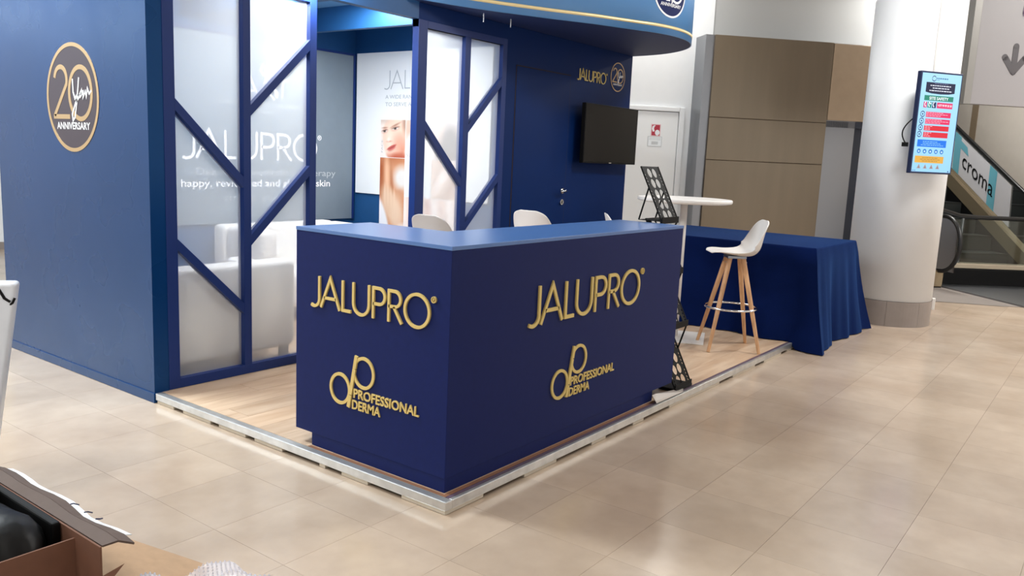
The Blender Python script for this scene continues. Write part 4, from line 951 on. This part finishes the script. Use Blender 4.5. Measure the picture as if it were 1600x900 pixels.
# ================================================================== CLOTHED TABLE
tb_ = thing('folding_table', 'long folding table hidden under the navy cloth', 'table', (5.25, 0.8, 0))
TXa, TXb, TYa, TYb, TZ = 4.60, 5.86, -0.145, 1.66, 0.818
MB().box(TXa, TXb, TYa, TYb, TZ-0.03, TZ-0.001).build('table_top', WHITE_PL, tb_)
for x in (TXa+.08, TXb-.08):
    for y in (TYa+.2, TYb-.08): MB().tube([(x, y, 0.0), (x, y, TZ-.03)], 0.014, 8).build('leg', STEEL, tb_)
def cloth():
    mb = MB(); per = []; NX, NY = 34, 48; rc = 0.025
    def side(a, b, n): return [(a[0]+(b[0]-a[0])*i/n, a[1]+(b[1]-a[1])*i/n) for i in range(n)]
    cs = [(TXa, TYa), (TXb, TYa), (TXb, TYb), (TXa, TYb)]
    nrm = [(0, -1), (1, 0), (0, 1), (-1, 0)]
    for q in range(4):
        a, b = cs[q], cs[(q+1) % 4]; n = NX if q % 2 == 0 else NY
        for i, p in enumerate(side(a, b, n)):
            k = i/n; per.append((p, nrm[q], k, q, n))
    n = len(per); rows = 15; vs = []
    rnd = random.Random(3)
    ph = [rnd.uniform(0, 6.28) for _ in range(8)]
    acc = 0
    for r in range(rows+1):
        f = r/rows; acc = 0
        for (p, nm, k, q, nn) in per:
            nx, ny = nm; L = (TXb-TXa) if q % 2 == 0 else (TYb-TYa); s = k*L
            cd = min(k, 1-k)*L                                # distance to a corner
            cornr = math.exp(-(cd/0.13)**2)
            # blend normal toward the corner diagonal
            pv = nrm[(q-1) % 4] if k < 0.5 else nrm[(q+1) % 4]
            dx, dy = nx+pv[0]*cornr, ny+pv[1]*cornr; l = math.hypot(dx, dy); dx /= l; dy /= l
            wav = 0.030*math.sin(s*7+ph[q])+0.018*math.sin(s*15+ph[q+4])+0.012*math.sin(s*26)
            fl = 0.02+0.10*f+0.11*cornr*f*f+wav*f*(1.0-0.2*cornr)+(0.05*cornr*math.sin(s*40+1)*f)
            if q == 3: fl += 0.02*f
            zb = ZF+0.006 if not (q == 3 and p[1] > -0.02) and not (q == 2) else 0.004
            if q == 3 and k > 0.97: zb = ZF+0.006
            zz = TZ+0.002-(TZ-zb)*f - (0 if r else 0)
            if r == 0: fl = 0.0; 
            elif r == 1: zz = TZ-0.012; fl = 0.010
            if f > 0.97: zz = zb+0.0+0.004*math.sin(s*30)**2
            vs.append((p[0]+dx*fl, p[1]+dy*fl, zz))
    fs = [(r*n+i, r*n+(i+1) % n, (r+1)*n+(i+1) % n, (r+1)*n+i) for r in range(rows) for i in range(n)]
    fs.append(tuple(range(n))[::-1])
    mb.add(vs, fs); return mb
cl_ = cloth().build('tablecloth', CLOTH, None, smooth=True)
sd = cl_.modifiers.new('s', 'SOLIDIFY'); sd.thickness = 0.003; sd.offset = 1
for p in cl_.data.polygons:
    if len(p.vertices) > 10: p.use_smooth = False
es_ = cl_.modifiers.new('e', 'EDGE_SPLIT'); es_.split_angle = math.radians(60)
tag(cl_, 'dark navy cloth draped to the floor over the long table', 'tablecloth')

# ================================================================== BROCHURE RACK
rk = thing('brochure_rack', 'black perforated zigzag brochure rack beside the counter end', 'rack', (2.375, 0.1, 0))
RX0, RX1 = 2.255, 2.50
def perforated(o, du, dv, W_, L_, name):
    """sheet with two columns of oval holes and rows of small round holes along the edges"""
    n = du.cross(dv).normalized()*0.004; bm = bmesh.new()
    holes = []
    rows = 5
    for r in range(rows):
        cy = L_*(0.12+0.19*r)
        for cx in (W_*0.36, W_*0.64): holes.append((cx, cy, W_*0.125, L_*0.086))
    k = 0
    while 0.03+0.0235*k < L_-0.02:
        cy = 0.03+0.0235*k
        if k % 5 != 4:
            for cx in (W_*0.09, W_*0.91): holes.append((cx, cy, 0.0075, 0.0085))
        k += 1
    outer = [(0, 0), (W_, 0), (W_, L_), (0, L_)]
    def loop(pts):
        v = [bm.verts.new(o+du*x+dv*y) for x, y in pts]
        return [bm.edges.new((v[i], v[(i+1) % len(v)])) for i in range(len(v))]
    E2 = loop(outer)
    for cx, cy, rx, ry in holes: E2 += loop([(cx+rx*math.cos(2*PI*i/14), cy+ry*math.sin(2*PI*i/14)) for i in range(14)])
    bmesh.ops.triangle_fill(bm, edges=E2, use_beauty=True, use_dissolve=False)
    me = bpy.data.meshes.new(name)
    M = WM[rk].inverted(); bm.transform(M); bm.to_mesh(me); bm.free(); me.materials.append(BLACK)
    ob = bpy.data.objects.new(name, me); C.objects.link(ob); ob.parent = rk; WM[ob] = WM[rk]
    s = ob.modifiers.new('s', 'SOLIDIFY'); s.thickness = 0.004; s.offset = 0
    return ob
tiers = [(-0.022, 0.018), (0.036, 0.42), (0.102, 0.772), (0.163, 1.108)]
for k, (y, z) in enumerate(tiers):
    top = Vector((0, 0.18, 0.352)); dv = top.normalized()
    perforated(Vector((RX0, y, z)), Vector((1, 0, 0)), dv, RX1-RX0, top.length, 'sloping_panel')
    perforated(Vector((RX0, y, z+0.004)), Vector((1, 0, 0)), Vector((0, 1, 0)), RX1-RX0, 0.17, 'shelf_panel') if k else None
    MB().box(RX0, RX1, y-0.004, y+0.002, z-0.012, z+0.03).build('front_lip', BLACK, rk, bevel=0.001)
    m_pt = Vector((0, y, z))+top*0.62
    for x in (RX0+0.004, RX1-0.004):
        if k: MB().tube([(x, y+0.17, z+0.004), (x, m_pt.y, m_pt.z)], 0.006, 6).build('strut', BLACK, rk)
        if k: MB().tube([(x, y+0.004, z), (x, tiers[k-1][0]+0.115, tiers[k-1][1]+0.226)], 0.006, 6).build('strut', BLACK, rk)
        MB().tube([(x, y, z), (x, y+top.x*0+0.18, z+0.352)], 0.006, 6).build('side_rail', BLACK, rk)
MB().box(RX0, RX1, -0.03, 0.10, 0.002, 0.022).build('base_plate', BLACK, rk, bevel=0.002)

# ================================================================== LOUNGE SOFAS
def soft_box(name, m, parent, x0, x1, y0, y1, z0, z1, r=0.05): 
    return MB().box(x0, x1, y0, y1, z0, z1).build(name, m, parent, bevel=r, seg=5, smooth=True)
s1 = thing('sofa', 'white leatherette sofa with its back against the frosted screen', 'sofa', (0.62, 2.75, 0))
soft_box('backrest', WHITE_SOFA, s1, 0.13, 1.09, 2.38, 2.56, 0.09, 0.705, 0.045)
soft_box('seat', WHITE_SOFA, s1, 0.28, 0.95, 2.565, 3.05, 0.12, 0.42, 0.05)
soft_box('armrest', WHITE_SOFA, s1, 0.13, 0.275, 2.565, 3.05, 0.09, 0.66, 0.045)
soft_box('armrest', WHITE_SOFA, s1, 0.955, 1.09, 2.565, 3.05, 0.09, 0.66, 0.045)
for x in (0.20, 0.99):
    for y in (2.42, 2.98): MB().box(x, x+0.06, y, y+0.04, 0, 0.12).build('leg', STEEL, s1)
s2 = thing('sofa', 'white leatherette sofa standing against the lounge rear wall', 'sofa', (2.2, 3.7, 0))
soft_box('backrest', WHITE_SOFA, s2, 1.52, 2.75, 3.88, 4.06, 0.09, 0.80, 0.05)
soft_box('seat', WHITE_SOFA, s2, 1.68, 2.58, 3.35, 3.875, 0.12, 0.42, 0.05)
soft_box('armrest', WHITE_SOFA, s2, 1.52, 1.675, 3.35, 3.875, 0.09, 0.80, 0.05)
soft_box('armrest', WHITE_SOFA, s2, 2.585, 2.75, 3.35, 3.875, 0.09, 0.80, 0.05)
for x in (1.58, 2.62):
    for y in (3.42, 3.95): MB().box(x, x+0.06, y, y+0.04, 0, 0.12).build('leg', STEEL, s2)
for x, lb in ((0.8, 'added flat white light panel out of view under the lounge ceiling, left one'), (2.2, 'added flat white light panel out of view under the lounge ceiling, right one')):
    t = thing('added_lounge_panel', lb, 'lamp', (x, 2.80, 2.69))  # unseen panel added to brighten the frosted screens and lounge walls
    MB().box(x-0.47, x+0.47, 2.63, 2.97, 2.684, 2.699).build('housing', WHITE_PL, t); MB().box(x-0.45, x+0.45, 2.65, 2.95, 2.680, 2.6838).build('diffuser', LAMPM, t)

for x, lb in ((0.9, 'added slim white light bar hidden behind the booth header, left one'), (2.0, 'added slim white light bar hidden behind the booth header, right one')):
    t = thing('added_light_bar', lb, 'lamp', (x, 2.36, 2.56))  # unseen bar added for spotlight-like light on the lounge boards
    MB().box(x-0.42, x+0.42, 2.32, 2.37, 2.54, 2.58).build('housing', WHITE_PL, t); MB().tube([(x, 2.345, 2.58), (x, 2.345, 2.70)], 0.01, 8).build('mount', STEEL, t)

# ================================================================== FOREGROUND: CARTON, SHEET, BUBBLE WRAP, PACKAGE
bx = thing('cardboard_box', 'open cardboard carton with raised flap and black contents, nearest the camera', 'box', (-1.8, 0.3, ZF))
XB = -1.525; ZR = 0.33; th = 0.006
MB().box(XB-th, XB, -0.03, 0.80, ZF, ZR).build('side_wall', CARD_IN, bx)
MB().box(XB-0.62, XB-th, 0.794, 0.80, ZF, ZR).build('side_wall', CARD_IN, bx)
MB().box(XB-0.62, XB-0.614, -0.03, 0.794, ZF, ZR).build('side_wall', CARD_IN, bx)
MB().box(XB-0.62, XB, -0.03, 0.80, ZF+0.001, ZF+0.007).build('bottom', CARD, bx)
MB().box(XB-0.60, XB-th, 0.118, 0.124, ZF+.008, ZR-0.02).build('divider', CARD_IN, bx)
def sheet(pts_a, pts_b, m, name, parent, th=0.006, thick_m=None):
    n = len(pts_a); mb = MB(); mb.add(list(pts_a)+list(pts_b), [(i, i+1, n+i+1, n+i) for i in range(n-1)])
    o = mb.build(name, m, parent, smooth=False, recalc=False); s = o.modifiers.new('s', 'SOLIDIFY'); s.thickness = th; s.offset = 0; return o
N_ = 12
hin = [Vector((XB+0.002, -0.03+0.83*i/N_, ZR)) for i in range(N_+1)]
out = [Vector((XB+0.075+0.008*math.sin(i*1.3), -0.07+0.87*i/N_, ZR-0.008+0.004*math.sin(i*0.9+1))) for i in range(N_+1)]
mid = [(p+q)/2+Vector((0, 0, 0.012)) for p, q in zip(hin, out)]
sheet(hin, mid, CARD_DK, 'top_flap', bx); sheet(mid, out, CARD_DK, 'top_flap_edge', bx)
out2 = [p+Vector((-0.004, 0.02, -0.006)) for p in out[1:]]; out3 = [p+Vector((0.034, 0.02, -0.018)) for p in out[1:]]
wf_ = sheet(out2, out3, CARD_W, 'white_outer_ply', bx, 0.003)
mb = MB()
for (yy, a) in ((0.24, 0.3), (0.17, -0.4), (0.33, 0.5)):
    p = Vector((XB+0.082, yy, ZR-0.006)); mb.tube([p, p+Vector((0.012, 0.01*a, -0.003)), p+Vector((0.024, -0.014*a, -0.008))], 0.0022, 6)
mb.build('pen_mark', mat('ink_blue', (24, 26, 66), 0.5), bx)
# small torn tab
MB().add([(XB, -0.03, 0.24), (XB+0.05, -0.06, 0.27), (XB, -0.045, 0.21), (XB+0.002, -0.03, 0.18)], [(0, 1, 2), (0, 2, 3)]).build('torn_tab', CARD_IN, bx, recalc=False)
# black contents
def lump(name, label, cat, c, r, seed, m, parent=None):
    rnd = random.Random(seed); bm = bmesh.new(); bmesh.ops.create_icosphere(bm, subdivisions=4, radius=1)
    ax = [(Vector((rnd.uniform(-1, 1), rnd.uniform(-1, 1), rnd.uniform(-1, 1))).normalized(), rnd.uniform(3, 9), rnd.uniform(0, 6)) for _ in range(7)]
    for v in bm.verts:
        d = v.co.copy(); k = 1+sum(0.035*math.sin(a.dot(d)*f+p) for a, f, p in ax)
        q = (abs(d.x)**4+abs(d.y)**4+abs(d.z)**4)**-0.25
        v.co = Vector((d.x*r[0]*q*k+c[0], d.y*r[1]*q*k+c[1], d.z*r[2]*q*k+c[2]))
    me = bpy.data.meshes.new(name); bm.to_mesh(me); bm.free(); me.materials.append(m)
    for p in me.polygons: p.use_smooth = True
    o = bpy.data.objects.new(name, me); C.objects.link(o); tag(o, label, cat); return o
lump('black_bag', 'glossy black plastic bag filling the open cardboard carton', 'bag', (-1.81, 0.47, 0.16), (0.26, 0.32, 0.215), 5, mat('black_bag', (5, 5, 6), 0.45, spec=0.3, bump=0.5, bscale=14))
tag(MB().box(XB-0.034, XB-0.008, 0.20, 0.785, 0.0, 0.338).build('foam_sheet', BLACK, bevel=0.006), 'black foam sheet standing against the inner side of the carton', 'foam')
bt = MB(); bt.tube([(-1.60, 0.62, 0.02), (-1.60, 0.62, 0.30), (-1.60, 0.62, 0.345), (-1.60, 0.62, 0.355)], 0.05, 20, radii=[0.055, 0.055, 0.05, 0.03])
tag(bt.build('black_roll', BLACK, smooth=True), 'black cylindrical roll standing up in the carton', 'roll')
# flattened kraft sheet beside the carton
ks = MB(); a, b, c_, d_ = Vector((-1.24, 0.56, 0.09)), Vector((-1.135, 0.04, 0.09)), Vector((-1.40, -0.14, ZF+.03)), Vector((-1.50, 0.40, ZF+.03))
nn = 8; ra = [a.lerp(b, i/nn) for i in range(nn+1)]; rb = [d_.lerp(c_, i/nn) for i in range(nn+1)]
ko = MB().add(ra+rb, [(i, i+1, nn+2+i, nn+1+i) for i in range(nn)]).build('cardboard_sheet', CARD, None, recalc=False)
s = ko.modifiers.new('s', 'SOLIDIFY'); s.thickness = 0.006
tag(ko, 'flat brown kraft cardboard sheet leaning beside the open carton', 'cardboard')
# bubble wrap
bw = MB(); rnd = random.Random(9); NB = 16
def bwp(u, v): return Vector((-1.42+0.27*u, 0.06-0.28*v-0.10*u, 0.125+0.03*math.sin(u*6+1)*math.sin(v*7)+0.05*v+0.02*math.sin(u*9)))
bw.add([bwp(i/NB, j/NB) for j in range(NB+1) for i in range(NB+1)], [(j*(NB+1)+i, j*(NB+1)+i+1, (j+1)*(NB+1)+i+1, (j+1)*(NB+1)+i) for j in range(NB) for i in range(NB)])
BWM = mat('bubble_film', (214, 212, 220), 0.18); BWM.node_tree.nodes['Principled BSDF'].inputs['Alpha'].default_value = 0.55
bwo = tag(bw.build('bubble_wrap', BWM, smooth=True, recalc=False), 'crumpled clear bubble wrap beside the cardboard sheet', 'bubble wrap')
bb = MB()
for i in range(22):
    for j in range(22):
        u, v = (i+0.5*(j % 2))/22, j/22; p = bwp(u, v); r = 0.004
        bb.add([p+Vector((r*math.cos(a), r*math.sin(a), 0)) for a in [PI*2*k/6 for k in range(6)]]+[p+Vector((r*.6*math.cos(a), r*.6*math.sin(a), .004)) for a in [PI*2*k/6 for k in range(6)]]+[p+Vector((0, 0, .005))],
               [(k, (k+1) % 6, 6+(k+1) % 6, 6+k) for k in range(6)]+[(6+k, 6+(k+1) % 6, 12) for k in range(6)])
bo = bb.build('bubbles', BWM, bwo, smooth=True, recalc=False); bo['kind'] = 'stuff'
# white wrapped package leaning at the left
pk = thing('wrapped_package', 'tall white film-wrapped package with black taped corner at the left edge', 'package', (-1.4, 1.2, ZF))
T_ = Vector((-1.18, 1.30, 0.893)); B_ = Vector((-1.39, 1.18, ZF)); wv = Vector((-0.30, 0.22, 0)); tv_ = Vector((0.05, 0.07, 0.0))
vs = [B_, B_+wv, B_+wv+tv_, B_+tv_, T_, T_+wv, T_+wv+tv_, T_+tv_]
MB().add(vs, [(0, 3, 2, 1), (4, 5, 6, 7), (0, 1, 5, 4), (1, 2, 6, 5), (2, 3, 7, 6), (3, 0, 4, 7)]).build('wrapping', mat('white_wrap', (206, 210, 216), 0.28, bump=0.3, bscale=9, noise=0.05), pk, bevel=0.018, seg=4, smooth=True)
mb = MB(); n1 = wv.normalized(); fn = Vector((-0.59, -0.80, 0.0)).normalized()*0.004
q0 = T_ - fn*0.0
mb.tube([T_+n1*0.12+Vector((-.004, -.006, -.015)), T_+n1*0.06+Vector((-.008, -.012, -.02)), T_+n1*0.04+Vector((-.008, -.012, -.06)), T_+n1*0.02+Vector((-.008, -.012, -.075))], 0.006, 6)
mb.tube([T_+n1*0.07+Vector((-.008, -.012, -.09)), T_+n1*0.04+Vector((-.008, -.012, -.10)), T_+n1*0.012+Vector((-.008, -.012, -.08)), T_+n1*0.005+Vector((-.006, -.012, -.06))], 0.005, 6)
mb.build('black_tape', BLACK, pk)
